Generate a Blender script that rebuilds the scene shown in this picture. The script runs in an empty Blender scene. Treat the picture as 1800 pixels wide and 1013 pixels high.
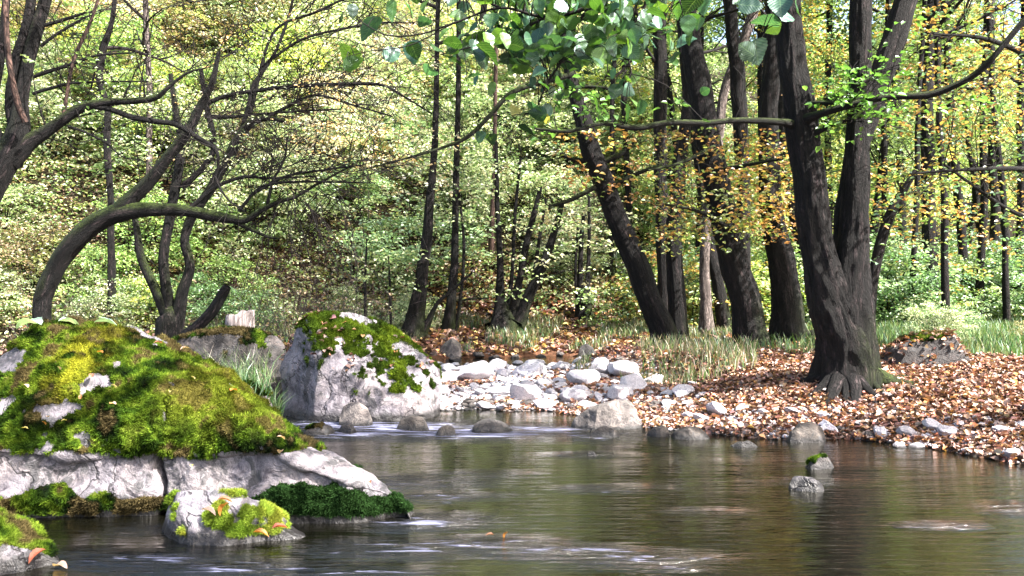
import bpy, math, random
import numpy as np
from mathutils import Vector, Matrix
rng = np.random.default_rng(7)
random.seed(7)
S = bpy.context.scene
COL = S.collection

# ------------------------------------------------------------------ camera, sky, sun, exposure
CAMH, F, HZ = 1.5, 1500.0, 490.0
cam = bpy.data.cameras.new("camera"); camo = bpy.data.objects.new("camera", cam); COL.objects.link(camo)
camo.location = (0, 0, CAMH); camo.rotation_euler = (math.radians(90), 0, 0)
cam.sensor_width = 36; cam.lens = 36*F/1800; cam.shift_y = -(506.5-HZ)/1800
cam.clip_start = 0.05; cam.clip_end = 1500
S.camera = camo

SUN_AZ, SUN_EL = math.radians(119), math.radians(47)      # azimuth clockwise from +Y
w = bpy.data.worlds.new("World"); S.world = w; w.use_nodes = True
nt = w.node_tree; bg = nt.nodes["Background"]
sky = nt.nodes.new("ShaderNodeTexSky"); sky.sky_type = 'NISHITA'; sky.sun_disc = False
sky.sun_elevation = SUN_EL; sky.sun_rotation = SUN_AZ; sky.air_density = 1.0; sky.dust_density = 5.0
nt.links.new(sky.outputs[0], bg.inputs[0]); bg.inputs[1].default_value = 0.12
sl = bpy.data.lights.new("sun", 'SUN'); sl.energy = 5.0; sl.angle = math.radians(0.5); sl.color = (1.0, 0.95, 0.89)
so = bpy.data.objects.new("sun", sl); COL.objects.link(so)
sd = Vector((math.sin(SUN_AZ)*math.cos(SUN_EL), math.cos(SUN_AZ)*math.cos(SUN_EL), math.sin(SUN_EL)))
so.rotation_euler = sd.to_track_quat('Z', 'Y').to_euler(); so.location = sd*40
S.view_settings.view_transform = 'Standard'; S.view_settings.look = 'None'
S.view_settings.exposure = 2.5; S.view_settings.gamma = 1.0
S.render.engine = 'CYCLES'
cy = S.cycles
cy.max_bounces = 7; cy.diffuse_bounces = 3; cy.glossy_bounces = 3; cy.transmission_bounces = 4; cy.transparent_max_bounces = 6
cy.sample_clamp_indirect = 6; cy.use_denoising = True; cy.caustics_reflective = False; cy.caustics_refractive = False

# ------------------------------------------------------------------ numeric helpers
def hash3(ix, iy, iz, seed):
    h = (ix.astype(np.int64)*374761393 + iy.astype(np.int64)*668265263 + iz.astype(np.int64)*2147483647 + seed*974634777) & 0xFFFFFFFF
    h = ((h ^ (h >> 13))*1274126177) & 0xFFFFFFFF
    h = ((h ^ (h >> 16))*2246822519) & 0xFFFFFFFF
    return ((h ^ (h >> 15)) & 0xFFFFFF)/float(0xFFFFFF)*2-1
def vnoise(p, seed=0):
    p = np.asarray(p, float); i = np.floor(p); f = p-i; f = f*f*(3-2*f); r = 0
    for a in (0, 1):
        for b in (0, 1):
            for c in (0, 1):
                wt = (f[:, 0] if a else 1-f[:, 0])*(f[:, 1] if b else 1-f[:, 1])*(f[:, 2] if c else 1-f[:, 2])
                r = r+wt*hash3(i[:, 0]+a, i[:, 1]+b, i[:, 2]+c, seed)
    return r
def fbm(p, octv=4, seed=0, gain=0.5):
    p = np.asarray(p, float); r = 0; a = 1.0
    for o in range(octv):
        r = r+a*vnoise(p*2**o+17.3*o, seed+o); a *= gain
    return r
def sstep(a, b, x):
    t = np.clip((x-a)/(b-a), 0, 1); return t*t*(3-2*t)
def unit(v):
    return v/np.maximum(np.linalg.norm(v, axis=-1, keepdims=True), 1e-9)
def P(px, py, d):
    return np.array([(px-900)/F*d, d, CAMH-(py-HZ)/F*d])
def PX(x, y): return 900+F*x/y

# ------------------------------------------------------------------ terrain
def W(px, py):
    d = CAMH*F/(py-HZ); return ((px-900)/F*d, d)
SHORE = [(14, -8), (13, 4.2), (6.5, 6.25), W(1800, 818), W(1750, 808), W(1700, 800), W(1640, 789), W(1560, 780), W(1480, 771), W(1380, 774), W(1300, 768),
         W(1200, 760), W(1120, 752), W(1040, 736), W(960, 722), W(900, 724), W(840, 720), W(772, 724), W(755, 700), W(758, 672), W(772, 655), W(840, 650),
         W(900, 648), W(980, 645), W(1030, 641), W(1075, 634), W(1030, 627), W(960, 626), W(880, 629), W(800, 630), W(700, 633), W(500, 640), W(300, 645), W(100, 650),
         W(-100, 660), W(-400, 690), (-13, 10), (-15, -8)]
SH = np.array(SHORE)
def shore_dist(x, y):
    p = np.stack([x, y], -1); n = len(SH); best = np.full(x.shape, 1e9); inside = np.zeros(x.shape, bool)
    for k in range(n):
        a = SH[k]; b = SH[(k+1) % n]; ab = b-a
        t = np.clip(((p-a)@ab)/max(ab@ab, 1e-9), 0, 1)
        q = a+t[..., None]*ab; dd = np.hypot(p[..., 0]-q[..., 0], p[..., 1]-q[..., 1]); best = np.minimum(best, dd)
        c = (a[1] > y) != (b[1] > y)
        xi = (b[0]-a[0])*(y-a[1])/(b[1]-a[1]+1e-12)+a[0]
        inside ^= c & (x < xi)
    return np.where(inside, -best, best)
def height(x, y):
    x = np.asarray(x, float); y = np.asarray(y, float); s = shore_dist(x, y)
    n = fbm(np.stack([x*0.9, y*0.9, 0*x], -1).reshape(-1, 3), 4, 3).reshape(x.shape)
    n2 = fbm(np.stack([x*0.16, y*0.16, 0*x], -1).reshape(-1, 3), 3, 9).reshape(x.shape)
    near = 0.6*(1-np.exp(-np.maximum(s, 0)/1.7))
    bar = 0.13*sstep(0, 1.6, s)+0.42*sstep(1.9, 2.6, s)
    k = sstep(1.6, 3.4, x)*sstep(14, 11, y)
    h = np.where(y > 15.4, 0.5*(1-np.exp(-np.maximum(s, 0)/1.3)), near*k+bar*(1-k))
    y0 = 18.0+22*sstep(1.5, 11, x)-3.5*sstep(-3, -9, x)
    t = np.maximum(0, y-y0)
    hill = 30*(1-np.exp(-t*0.74*sstep(-1, 5, t)/30))
    hill = hill*(1+0.10*n2)+0.0*t
    far = sstep(55, 90, y)*4
    near = near+0.28*sstep(4.3, 8, x)*sstep(0.4, 3, s)
    land = h+hill+far+0.05*n*sstep(0.1, 1.0, s)*(1+0.06*np.minimum(t, 20)*2)
    bed = -0.04-0.34*sstep(0, 1.7, -s)+0.05*n*sstep(0, .5, -s)
    return np.where(s > 0, land, bed)
def H1(x, y): return float(height(np.array([x]), np.array([y]))[0])
def ground_px(px, d): return H1((px-900)/F*d, d)

# ------------------------------------------------------------------ mesh helpers
def mk_mesh(name, verts, faces, mat=None, col=None, smooth=False, vec=None, fac=None):
    me = bpy.data.meshes.new(name); verts = np.asarray(verts, np.float32)
    if isinstance(faces, np.ndarray): faces = [faces]
    faces = [np.asarray(f) for f in faces if len(f)]
    nl = sum(f.size for f in faces); nf = sum(len(f) for f in faces)
    me.vertices.add(len(verts)); me.vertices.foreach_set('co', verts.ravel())
    me.loops.add(nl); me.loops.foreach_set('vertex_index', np.concatenate([f.ravel() for f in faces]).astype(np.int32))
    me.polygons.add(nf)
    st = []; o = 0
    for f in faces:
        k = f.shape[1]; st.append(o+np.arange(len(f))*k); o += f.size
    me.polygons.foreach_set('loop_start', np.concatenate(st).astype(np.int32))
    if smooth: me.polygons.foreach_set('use_smooth', np.ones(nf, bool))
    me.update(calc_edges=True); me.validate()
    if col is not None:
        a = me.attributes.new('Col', 'FLOAT_COLOR', 'POINT'); c = np.ones((len(verts), 4), np.float32); c[:, :3] = col
        a.data.foreach_set('color', c.ravel())
    if vec is not None:
        a = me.attributes.new('bark', 'FLOAT_VECTOR', 'POINT'); a.data.foreach_set('vector', np.asarray(vec, np.float32).ravel())
    if fac is not None:
        for k, v in fac.items():
            a = me.attributes.new(k, 'FLOAT', 'POINT'); a.data.foreach_set('value', np.asarray(v, np.float32))
    if mat: me.materials.append(mat)
    return me
def mk_obj(name, me, parent=None, loc=(0, 0, 0)):
    o = bpy.data.objects.new(name, me); COL.objects.link(o); o.location = loc
    if parent is not None: o.parent = parent
    return o
def thing(name, label, cat, loc=(0, 0, 0), group=None, me=None, kind=None):
    o = bpy.data.objects.new(name, me); COL.objects.link(o); o.location = loc
    o['label'] = label; o['category'] = cat
    if group: o['group'] = group
    if kind: o['kind'] = kind
    return o
def instance(root, loc, rotz=0, sc=1.0, label=None, group=None):
    r = root.copy(); COL.objects.link(r); r.location = loc; r.rotation_euler = (0, 0, rotz)
    r.scale = (sc, sc, sc) if np.isscalar(sc) else sc
    if label: r['label'] = label
    if group: r['group'] = group
    for ch in list(root.children):
        c = ch.copy(); COL.objects.link(c); c.parent = r
        for g in list(ch.children):
            d = g.copy(); COL.objects.link(d); d.parent = c
    return r

# ------------------------------------------------------------------ materials
def mat_new(name):
    m = bpy.data.materials.new(name); m.use_nodes = True; n = m.node_tree; n.nodes.clear()
    out = n.nodes.new('ShaderNodeOutputMaterial'); return m, n, out
def N(n, t, **kw):
    x = n.nodes.new(t)
    for k, v in kw.items():
        if k.startswith('i_'):
            x.inputs[int(k[2:])].default_value = v
        else: setattr(x, k, v)
    return x
def ramp(n, stops, src=None, interp='LINEAR'):
    r = n.nodes.new('ShaderNodeValToRGB'); r.color_ramp.interpolation = interp; e = r.color_ramp.elements
    while len(e) < len(stops): e.new(0.5)
    for k, (p, c) in enumerate(stops):
        e[k].position = p; e[k].color = (*c, 1) if len(c) == 3 else c
    if src is not None: n.links.new(src, r.inputs[0])
    return r
def noise(n, scale, detail=4, rough=0.55, vec=None, dist=0):
    x = n.nodes.new('ShaderNodeTexNoise'); x.inputs['Scale'].default_value = scale; x.inputs['Detail'].default_value = detail
    x.inputs['Roughness'].default_value = rough; x.inputs['Distortion'].default_value = dist
    if vec is not None: n.links.new(vec, x.inputs['Vector'])
    return x
def mixc(n, fac, a, b, mode='MIX'):
    m = n.nodes.new('ShaderNodeMix'); m.data_type = 'RGBA'; m.blend_type = mode
    for i, v in ((0, fac), (6, a), (7, b)):
        if isinstance(v, (int, float)): m.inputs[i].default_value = v
        elif isinstance(v, tuple): m.inputs[i].default_value = (*v, 1)
        else: n.links.new(v, m.inputs[i])
    return m.outputs[2]
def mth(n, op, a, b=None, clamp=False):
    m = n.nodes.new('ShaderNodeMath'); m.operation = op; m.use_clamp = clamp
    for i, v in ((0, a), (1, b)):
        if v is None: continue
        if isinstance(v, (int, float)): m.inputs[i].default_value = v
        else: n.links.new(v, m.inputs[i])
    return m.outputs[0]
def bump(n, h, strength=0.5, dist=0.02, prev=None):
    b = n.nodes.new('ShaderNodeBump'); b.inputs['Strength'].default_value = strength; b.inputs['Distance'].default_value = dist
    n.links.new(h, b.inputs['Height'])
    if prev is not None: n.links.new(prev, b.inputs['Normal'])
    return b.outputs[0]

def leaf_material(name, transl=0.45, gloss=0.06, vary=0.25, rough=0.45):
    m, n, out = mat_new(name)
    a = N(n, 'ShaderNodeAttribute', attribute_name='Col')
    oi = N(n, 'ShaderNodeObjectInfo')
    v = mth(n, 'ADD', mth(n, 'MULTIPLY', oi.outputs['Random'], 2*vary), 1-vary)
    hs = N(n, 'ShaderNodeHueSaturation'); n.links.new(a.outputs[0], hs.inputs['Color']); n.links.new(v, hs.inputs['Value'])
    d = N(n, 'ShaderNodeBsdfDiffuse'); t = N(n, 'ShaderNodeBsdfTranslucent'); g = N(n, 'ShaderNodeBsdfGlossy'); g.inputs['Roughness'].default_value = rough
    n.links.new(hs.outputs[0], d.inputs[0])
    tc = mixc(n, 1.0, hs.outputs[0], (1.1, 1.15, 0.85), 'MULTIPLY'); n.links.new(tc, t.inputs[0])
    g.inputs[0].default_value = (0.9, 0.95, 1, 1)
    m1 = N(n, 'ShaderNodeMixShader'); m1.inputs[0].default_value = transl; n.links.new(d.outputs[0], m1.inputs[1]); n.links.new(t.outputs[0], m1.inputs[2])
    m2 = N(n, 'ShaderNodeMixShader'); m2.inputs[0].default_value = gloss; n.links.new(m1.outputs[0], m2.inputs[1]); n.links.new(g.outputs[0], m2.inputs[2])
    n.links.new(m2.outputs[0], out.inputs[0]); return m
M_LEAF = leaf_material('leaf', 0.45, 0.08, 0.35)
M_LITTER = leaf_material('dry_leaf', 0.15, 0.05, 0.0, 0.5)
M_MOSS = leaf_material('moss', 0.3, 0.0, 0.0)
M_GRASS = leaf_material('grass', 0.35, 0.05, 0.0)

def near_leaf_material():
    m, n, out = mat_new('broad_leaf')
    a = N(n, 'ShaderNodeAttribute', attribute_name='Col')
    b = N(n, 'ShaderNodeAttribute', attribute_name='bark')       # leaf coordinates: x across, y along
    sx = N(n, 'ShaderNodeSeparateXYZ'); n.links.new(b.outputs['Vector'], sx.inputs[0])
    ax = mth(n, 'ABSOLUTE', sx.outputs[0])
    mid = mth(n, 'LESS_THAN', ax, 0.02)
    ph = mth(n, 'SUBTRACT', sx.outputs[1], mth(n, 'MULTIPLY', ax, 0.75))
    wv = mth(n, 'PINGPONG', mth(n, 'MULTIPLY', ph, 8.0), 0.5)
    vein = mth(n, 'MAXIMUM', mth(n, 'LESS_THAN', wv, 0.07), mid)
    c = mixc(n, mth(n, 'MULTIPLY', vein, 0.25), a.outputs[0], (0.22, 0.34, 0.14))
    ns = noise(n, 9, 3, 0.6, b.outputs['Vector']); c = mixc(n, 0.5, c, ramp(n, [(0.3, (0.6, 0.6, 0.6)), (0.7, (1.3, 1.3, 1.3))], ns.outputs[0]).outputs[0], 'MULTIPLY')
    bn = bump(n, wv, 0.35, 0.003)
    d = N(n, 'ShaderNodeBsdfDiffuse'); t = N(n, 'ShaderNodeBsdfTranslucent'); g = N(n, 'ShaderNodeBsdfGlossy'); g.inputs['Roughness'].default_value = 0.38
    for q in (d, t, g): n.links.new(bn, q.inputs['Normal'])
    n.links.new(c, d.inputs[0]); n.links.new(mixc(n, 1.0, c, (1.3, 1.3, 0.6), 'MULTIPLY'), t.inputs[0]); g.inputs[0].default_value = (0.8, 0.95, 1, 1)
    m1 = N(n, 'ShaderNodeMixShader'); m1.inputs[0].default_value = 0.4; n.links.new(d.outputs[0], m1.inputs[1]); n.links.new(t.outputs[0], m1.inputs[2])
    m2 = N(n, 'ShaderNodeMixShader'); m2.inputs[0].default_value = 0.05; n.links.new(m1.outputs[0], m2.inputs[1]); n.links.new(g.outputs[0], m2.inputs[2])
    n.links.new(m2.outputs[0], out.inputs[0]); return m
M_BROAD = near_leaf_material()

def bark_material(name, dark, mid, light, moss=0.0, bdist=0.03, sc=1.0):
    m, n, out = mat_new(name)
    b = N(n, 'ShaderNodeAttribute', attribute_name='bark')
    mp = N(n, 'ShaderNodeMapping'); mp.inputs['Scale'].default_value = (sc, sc, sc*0.16); n.links.new(b.outputs['Vector'], mp.inputs[0])
    n1 = noise(n, 22, 7, 0.7, mp.outputs[0], 0.15)
    n2 = noise(n, 3.0, 4, 0.6, b.outputs['Vector'])
    n3 = noise(n, 60, 3, 0.6, b.outputs['Vector'])
    dv_ = mixc(n, 0.06, mp.outputs[0], n1.outputs['Color'])
    mp2 = N(n, 'ShaderNodeMapping'); mp2.inputs['Scale'].default_value = (1, 1, 2.4); n.links.new(dv_, mp2.inputs[0])
    vo = n.nodes.new('ShaderNodeTexVoronoi'); vo.feature = 'DISTANCE_TO_EDGE'; vo.inputs['Scale'].default_value = 32; n.links.new(mp2.outputs[0], vo.inputs['Vector'])
    crk = ramp(n, [(0.0, (0, 0, 0)), (0.22, (1, 1, 1))], vo.outputs['Distance']).outputs[0]
    c = ramp(n, [(0.40, dark), (0.52, mid), (0.66, light)], n1.outputs[0]).outputs[0]
    c = mixc(n, 0.85, c, crk, 'MULTIPLY')
    c = mixc(n, ramp(n, [(0.45, (0, 0, 0)), (0.65, (0.6, 0.6, 0.6))], n2.outputs[0]).outputs[0], c, tuple(x*0.55 for x in mid))
    if moss > 0:
        ga = N(n, 'ShaderNodeNewGeometry'); sp = N(n, 'ShaderNodeSeparateXYZ'); n.links.new(ga.outputs['Normal'], sp.inputs[0])
        at = N(n, 'ShaderNodeAttribute', attribute_name='moss')
        k = mth(n, 'MULTIPLY', mth(n, 'ADD', mth(n, 'MULTIPLY', n2.outputs[0], 1.4), -0.35), moss, True)
        k = mth(n, 'MULTIPLY', k, at.outputs['Fac'], True)
        k = mth(n, 'MULTIPLY', k, 3.5, True)
        mc = ramp(n, [(0.35, (0.008, 0.014, 0.003)), (0.7, (0.05, 0.075, 0.01))], n3.outputs[0]).outputs[0]
        c = mixc(n, k, c, mc)
    p = N(n, 'ShaderNodeBsdfPrincipled'); p.inputs['Roughness'].default_value = 0.85; p.inputs['Specular IOR Level'].default_value = 0.25
    n.links.new(c, p.inputs['Base Color'])
    nn = bump(n, n1.outputs[0], 0.7, bdist); nn = bump(n, crk, 0.9, bdist*0.6, nn); nn = bump(n, n3.outputs[0], 0.4, 0.006, nn)
    n.links.new(nn, p.inputs['Normal']); n.links.new(p.outputs[0], out.inputs[0]); return m
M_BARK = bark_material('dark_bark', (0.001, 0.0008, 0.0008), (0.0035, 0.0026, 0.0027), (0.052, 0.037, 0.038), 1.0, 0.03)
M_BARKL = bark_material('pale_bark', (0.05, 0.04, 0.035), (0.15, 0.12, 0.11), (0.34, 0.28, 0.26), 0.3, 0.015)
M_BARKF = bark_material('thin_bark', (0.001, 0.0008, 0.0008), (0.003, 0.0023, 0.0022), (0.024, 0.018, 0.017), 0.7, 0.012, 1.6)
M_TWIG = bark_material('twig_bark', (0.006, 0.004, 0.004), (0.014, 0.010, 0.009), (0.05, 0.035, 0.03), 0.0, 0.002)
M_RED = bark_material('reddish_bark', (0.03, 0.018, 0.015), (0.08, 0.045, 0.035), (0.16, 0.10, 0.085), 0.0, 0.01)

def rock_material(name, base, dark, pinky, spots=0.5, cracks=0.85, wet=0.12, scale=1.0):
    m, n, out = mat_new(name)
    tc = N(n, 'ShaderNodeTexCoord'); g = N(n, 'ShaderNodeNewGeometry')
    n1 = noise(n, 2.2*scale, 6, 0.62, tc.outputs['Object'], 0.4); n2 = noise(n, 9*scale, 6, 0.68, tc.outputs['Object'], 0.8)
    n3 = noise(n, 45*scale, 4, 0.7, tc.outputs['Object'])
    oi = N(n, 'ShaderNodeObjectInfo')
    c = ramp(n, [(0.30, dark), (0.5, base), (0.72, pinky)], n1.outputs[0]).outputs[0]
    c = mixc(n, 0.9, c, ramp(n, [(0.34, (0.30, 0.28, 0.32)), (0.5, (1, 1, 1)), (0.72, (1.35, 1.3, 1.25))], n2.outputs[0]).outputs[0], 'MULTIPLY')
    c = mixc(n, 0.5, c, ramp(n, [(0.35, (0.55, 0.55, 0.6)), (0.6, (1.15, 1.15, 1.15))], n3.outputs[0]).outputs[0], 'MULTIPLY')
    sp = ramp(n, [(0.60-0.10*spots, (0, 0, 0)), (0.66-0.10*spots, (1, 1, 1))], n2.outputs[0]).outputs[0]
    gate = ramp(n, [(0.46, (0, 0, 0)), (0.56, (1, 1, 1))], noise(n, 3.3*scale, 3, 0.5, tc.outputs['Object']).outputs[0]).outputs[0]
    c = mixc(n, mth(n, 'MULTIPLY', mth(n, 'MULTIPLY', sp, gate), 0.85), c, (0.03, 0.032, 0.035))
    nk = noise(n, 1.7*scale, 5, 0.55, tc.outputs['Object'], 0.3)
    ck = ramp(n, [(0.0, (1, 1, 1)), (0.010, (0, 0, 0))], mth(n, 'ABSOLUTE', mth(n, 'SUBTRACT', nk.outputs[0], 0.47))).outputs[0]
    c = mixc(n, mth(n, 'MULTIPLY', ck, cracks), c, (0.015, 0.013, 0.015))
    s = N(n, 'ShaderNodeSeparateXYZ'); n.links.new(g.outputs['Position'], s.inputs[0])
    zz = mth(n, 'ADD', s.outputs[2], mth(n, 'MULTIPLY', mth(n, 'SUBTRACT', n2.outputs[0], 0.5), 0.08))
    wetf = ramp(n, [(0.45, (1, 1, 1)), (1.0, (0, 0, 0))], mth(n, 'DIVIDE', zz, wet, True)).outputs[0]
    c = mixc(n, mth(n, 'MULTIPLY', wetf, 0.97), c, (0.007, 0.006, 0.006))
    vv = mth(n, 'ADD', mth(n, 'MULTIPLY', oi.outputs['Random'], 0.35), 0.75)
    hs = N(n, 'ShaderNodeHueSaturation'); n.links.new(c, hs.inputs['Color']); n.links.new(vv, hs.inputs['Value'])
    p = N(n, 'ShaderNodeBsdfPrincipled'); n.links.new(hs.outputs[0], p.inputs['Base Color'])
    n.links.new(mth(n, 'SUBTRACT', 0.85, mth(n, 'MULTIPLY', wetf, 0.45)), p.inputs['Roughness'])
    nn = bump(n, n2.outputs[0], 0.9, 0.04); nn = bump(n, n3.outputs[0], 0.6, 0.012, nn); nn = bump(n, mth(n, 'SUBTRACT', 1.0, ck), 0.8*cracks, 0.02, nn)
    n.links.new(nn, p.inputs['Normal']); n.links.new(p.outputs[0], out.inputs[0]); return m
M_ROCK = rock_material('lichened_limestone', (0.21, 0.192, 0.212), (0.05, 0.045, 0.052), (0.31, 0.27, 0.26), 1.2)
M_STONE = rock_material('pale_river_stone', (0.70, 0.67, 0.71), (0.50, 0.48, 0.53), (0.78, 0.73, 0.72), 0.1, cracks=0.2, wet=0.03, scale=2.0)
M_ROCKD = rock_material('dark_wet_rock', (0.045, 0.04, 0.038), (0.015, 0.013, 0.013), (0.12, 0.10, 0.095), 0.7, wet=0.06, scale=1.6)
M_ROCKB = rock_material('brown_wet_rock', (0.075, 0.064, 0.055), (0.02, 0.017, 0.015), (0.19, 0.155, 0.13), 0.5, cracks=.3, wet=0.06, scale=1.6)
M_ROCKM = rock_material('two_tone_rock', (0.12, 0.105, 0.098), (0.025, 0.022, 0.02), (0.27, 0.225, 0.20), 0.4, cracks=0.25, wet=0.05, scale=1.3)

def ground_material():
    m, n, out = mat_new('forest_floor')
    g = N(n, 'ShaderNodeNewGeometry'); a = N(n, 'ShaderNodeAttribute', attribute_name='Col')
    n1 = noise(n, 1.1, 6, 0.65, g.outputs['Position']); n2 = noise(n, 14, 5, 0.7, g.outputs['Position']); n3 = noise(n, 70, 3, 0.7, g.outputs['Position'])
    c = mixc(n, 0.8, a.outputs[0], ramp(n, [(0.3, (0.4, 0.38, 0.36)), (0.6, (1.2, 1.15, 1.1))], n2.outputs[0]).outputs[0], 'MULTIPLY')
    c = mixc(n, 0.6, c, ramp(n, [(0.3, (0.5, 0.5, 0.5)), (0.7, (1.4, 1.35, 1.3))], n3.outputs[0]).outputs[0], 'MULTIPLY')
    c = mixc(n, 0.5, c, ramp(n, [(0.35, (0.5, 0.5, 0.45)), (0.65, (1.3, 1.3, 1.3))], n1.outputs[0]).outputs[0], 'MULTIPLY')
    p = N(n, 'ShaderNodeBsdfPrincipled'); p.inputs['Roughness'].default_value = 0.95; p.inputs['Specular IOR Level'].default_value = 0.15
    n.links.new(c, p.inputs['Base Color']); nn = bump(n, n2.outputs[0], 0.8, 0.04); nn = bump(n, n3.outputs[0], 0.6, 0.01, nn)
    n.links.new(nn, p.inputs['Normal']); n.links.new(p.outputs[0], out.inputs[0]); return m
M_GROUND = ground_material()

def water_material():
    m, n, out = mat_new('river_water')
    g = N(n, 'ShaderNodeNewGeometry')
    mp = N(n, 'ShaderNodeMapping'); mp.inputs['Scale'].default_value = (0.55, 1.6, 1); n.links.new(g.outputs['Position'], mp.inputs[0])
    r = N(n, 'ShaderNodeAttribute', attribute_name='riffle')
    n1 = noise(n, 1.6, 2, 0.5, mp.outputs[0], 0.3); n2 = noise(n, 7.0, 3, 0.55, mp.outputs[0], 0.5)
    mp3 = N(n, 'ShaderNodeMapping'); mp3.inputs['Scale'].default_value = (0.22, 1.5, 1); n.links.new(g.outputs['Position'], mp3.inputs[0])
    n3 = noise(n, 13.0, 4, 0.6, mp3.outputs[0], 0.8)
    b1 = bump(n, n1.outputs[0], 0.5, 0.014)
    b2 = bump(n, n2.outputs[0], 0.35, 0.005, b1)
    hh = mth(n, 'MULTIPLY', n3.outputs[0], r.outputs['Fac'])
    b3 = bump(n, hh, 1.0, 0.16, b2)
    fr = N(n, 'ShaderNodeFresnel'); fr.inputs['IOR'].default_value = 1.34; n.links.new(b3, fr.inputs['Normal'])
    t = N(n, 'ShaderNodeBsdfTransparent'); t.inputs[0].default_value = (0.15, 0.135, 0.08, 1)
    d = N(n, 'ShaderNodeBsdfDiffuse'); d.inputs[0].default_value = (0.006, 0.006, 0.0035, 1)
    tm = N(n, 'ShaderNodeMixShader'); tm.inputs[0].default_value = 0.45; n.links.new(t.outputs[0], tm.inputs[1]); n.links.new(d.outputs[0], tm.inputs[2])
    gl = N(n, 'ShaderNodeBsdfGlossy'); gl.inputs['Roughness'].default_value = 0.09; n.links.new(b3, gl.inputs['Normal']); gl.inputs[0].default_value = (1, 0.98, 0.94, 1)
    fm = mth(n, 'ADD', mth(n, 'MULTIPLY', fr.outputs[0], 1.3), 0.03, True)
    mx = N(n, 'ShaderNodeMixShader'); n.links.new(fm, mx.inputs[0]); n.links.new(tm.outputs[0], mx.inputs[1]); n.links.new(gl.outputs[0], mx.inputs[2])
    # sky reflection on the ripples, painted as pale blue streaks
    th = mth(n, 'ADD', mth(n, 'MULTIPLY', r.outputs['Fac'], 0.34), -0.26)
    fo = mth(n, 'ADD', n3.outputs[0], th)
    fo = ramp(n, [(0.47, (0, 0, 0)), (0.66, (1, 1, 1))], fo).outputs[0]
    sky_glint = N(n, 'ShaderNodeBsdfDiffuse'); sky_glint.inputs[0].default_value = (0.19, 0.20, 0.30, 1)
    mf = N(n, 'ShaderNodeMixShader'); n.links.new(mth(n, 'MULTIPLY', fo, 0.75), mf.inputs[0]); n.links.new(mx.outputs[0], mf.inputs[1]); n.links.new(sky_glint.outputs[0], mf.inputs[2])
    n.links.new(mf.outputs[0], out.inputs[0]); return m
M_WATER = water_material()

# ------------------------------------------------------------------ ground and water
def grid_faces(nu, nv, wrap=False):
    i = np.arange(nv-1)[:, None]*nu; j = np.arange(nu if wrap else nu-1)[None, :]; j2 = (j+1) % nu
    return np.stack([i+j, i+j2, i+nu+j2, i+nu+j], -1).reshape(-1, 4)
ys = np.concatenate([np.linspace(-9, 3, 25)[:-1], np.linspace(3, 20, 300)[:-1], np.linspace(20, 60, 170)[:-1], np.linspace(60, 400, 40)])
us = np.linspace(-1, 1, 380); us = us*(0.55+0.45*np.abs(us)**2)
X = us[None, :]*(16+np.maximum(ys, 0)[:, None]*1.0); Y = np.repeat(ys[:, None], len(us), 1)
Z = height(X, Y)
Sd = shore_dist(X, Y)
pts = np.stack([X, Y, Z], -1).reshape(-1, 3)
nz = fbm(pts*0.8, 4, 21); nz2 = fbm(pts*0.35+5, 3, 33)
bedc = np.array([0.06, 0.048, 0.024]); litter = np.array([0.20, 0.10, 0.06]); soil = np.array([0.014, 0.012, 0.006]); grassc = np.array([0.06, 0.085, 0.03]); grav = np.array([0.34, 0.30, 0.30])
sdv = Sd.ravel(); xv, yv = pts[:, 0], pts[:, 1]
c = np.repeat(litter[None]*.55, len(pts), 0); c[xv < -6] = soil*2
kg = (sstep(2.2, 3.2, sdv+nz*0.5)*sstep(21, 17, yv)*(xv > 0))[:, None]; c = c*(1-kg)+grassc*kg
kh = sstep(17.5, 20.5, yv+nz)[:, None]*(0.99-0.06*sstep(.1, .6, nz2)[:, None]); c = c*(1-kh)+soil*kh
kb = (sstep(0.6, 0.0, sdv-np.abs(nz)*0.3)*(yv < 15.5))[:, None]*0.6; c = c*(1-kb)+grav*0.5*kb
kbar = (sstep(2.6, 1.6, xv)*sstep(9, 10, yv)*sstep(14.6, 14, yv)*(sdv > 0))[:, None]; c = c*(1-kbar)+grav*kbar
bedmix = (sdv < 0); bc = bedc*(1+0.9*nz[:, None])
bl = sstep(0.1, 0.6, nz2)[:, None]; bc = bc*(1-bl)+np.array([0.13, 0.09, 0.045])*bl
c[bedmix] = np.clip(bc[bedmix], 0.01, 1)
g = mk_obj('ground', mk_mesh('ground', pts, grid_faces(len(us), len(ys)), M_GROUND, col=np.clip(c, 0, 1), smooth=True)); g['kind'] = 'structure'

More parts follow.
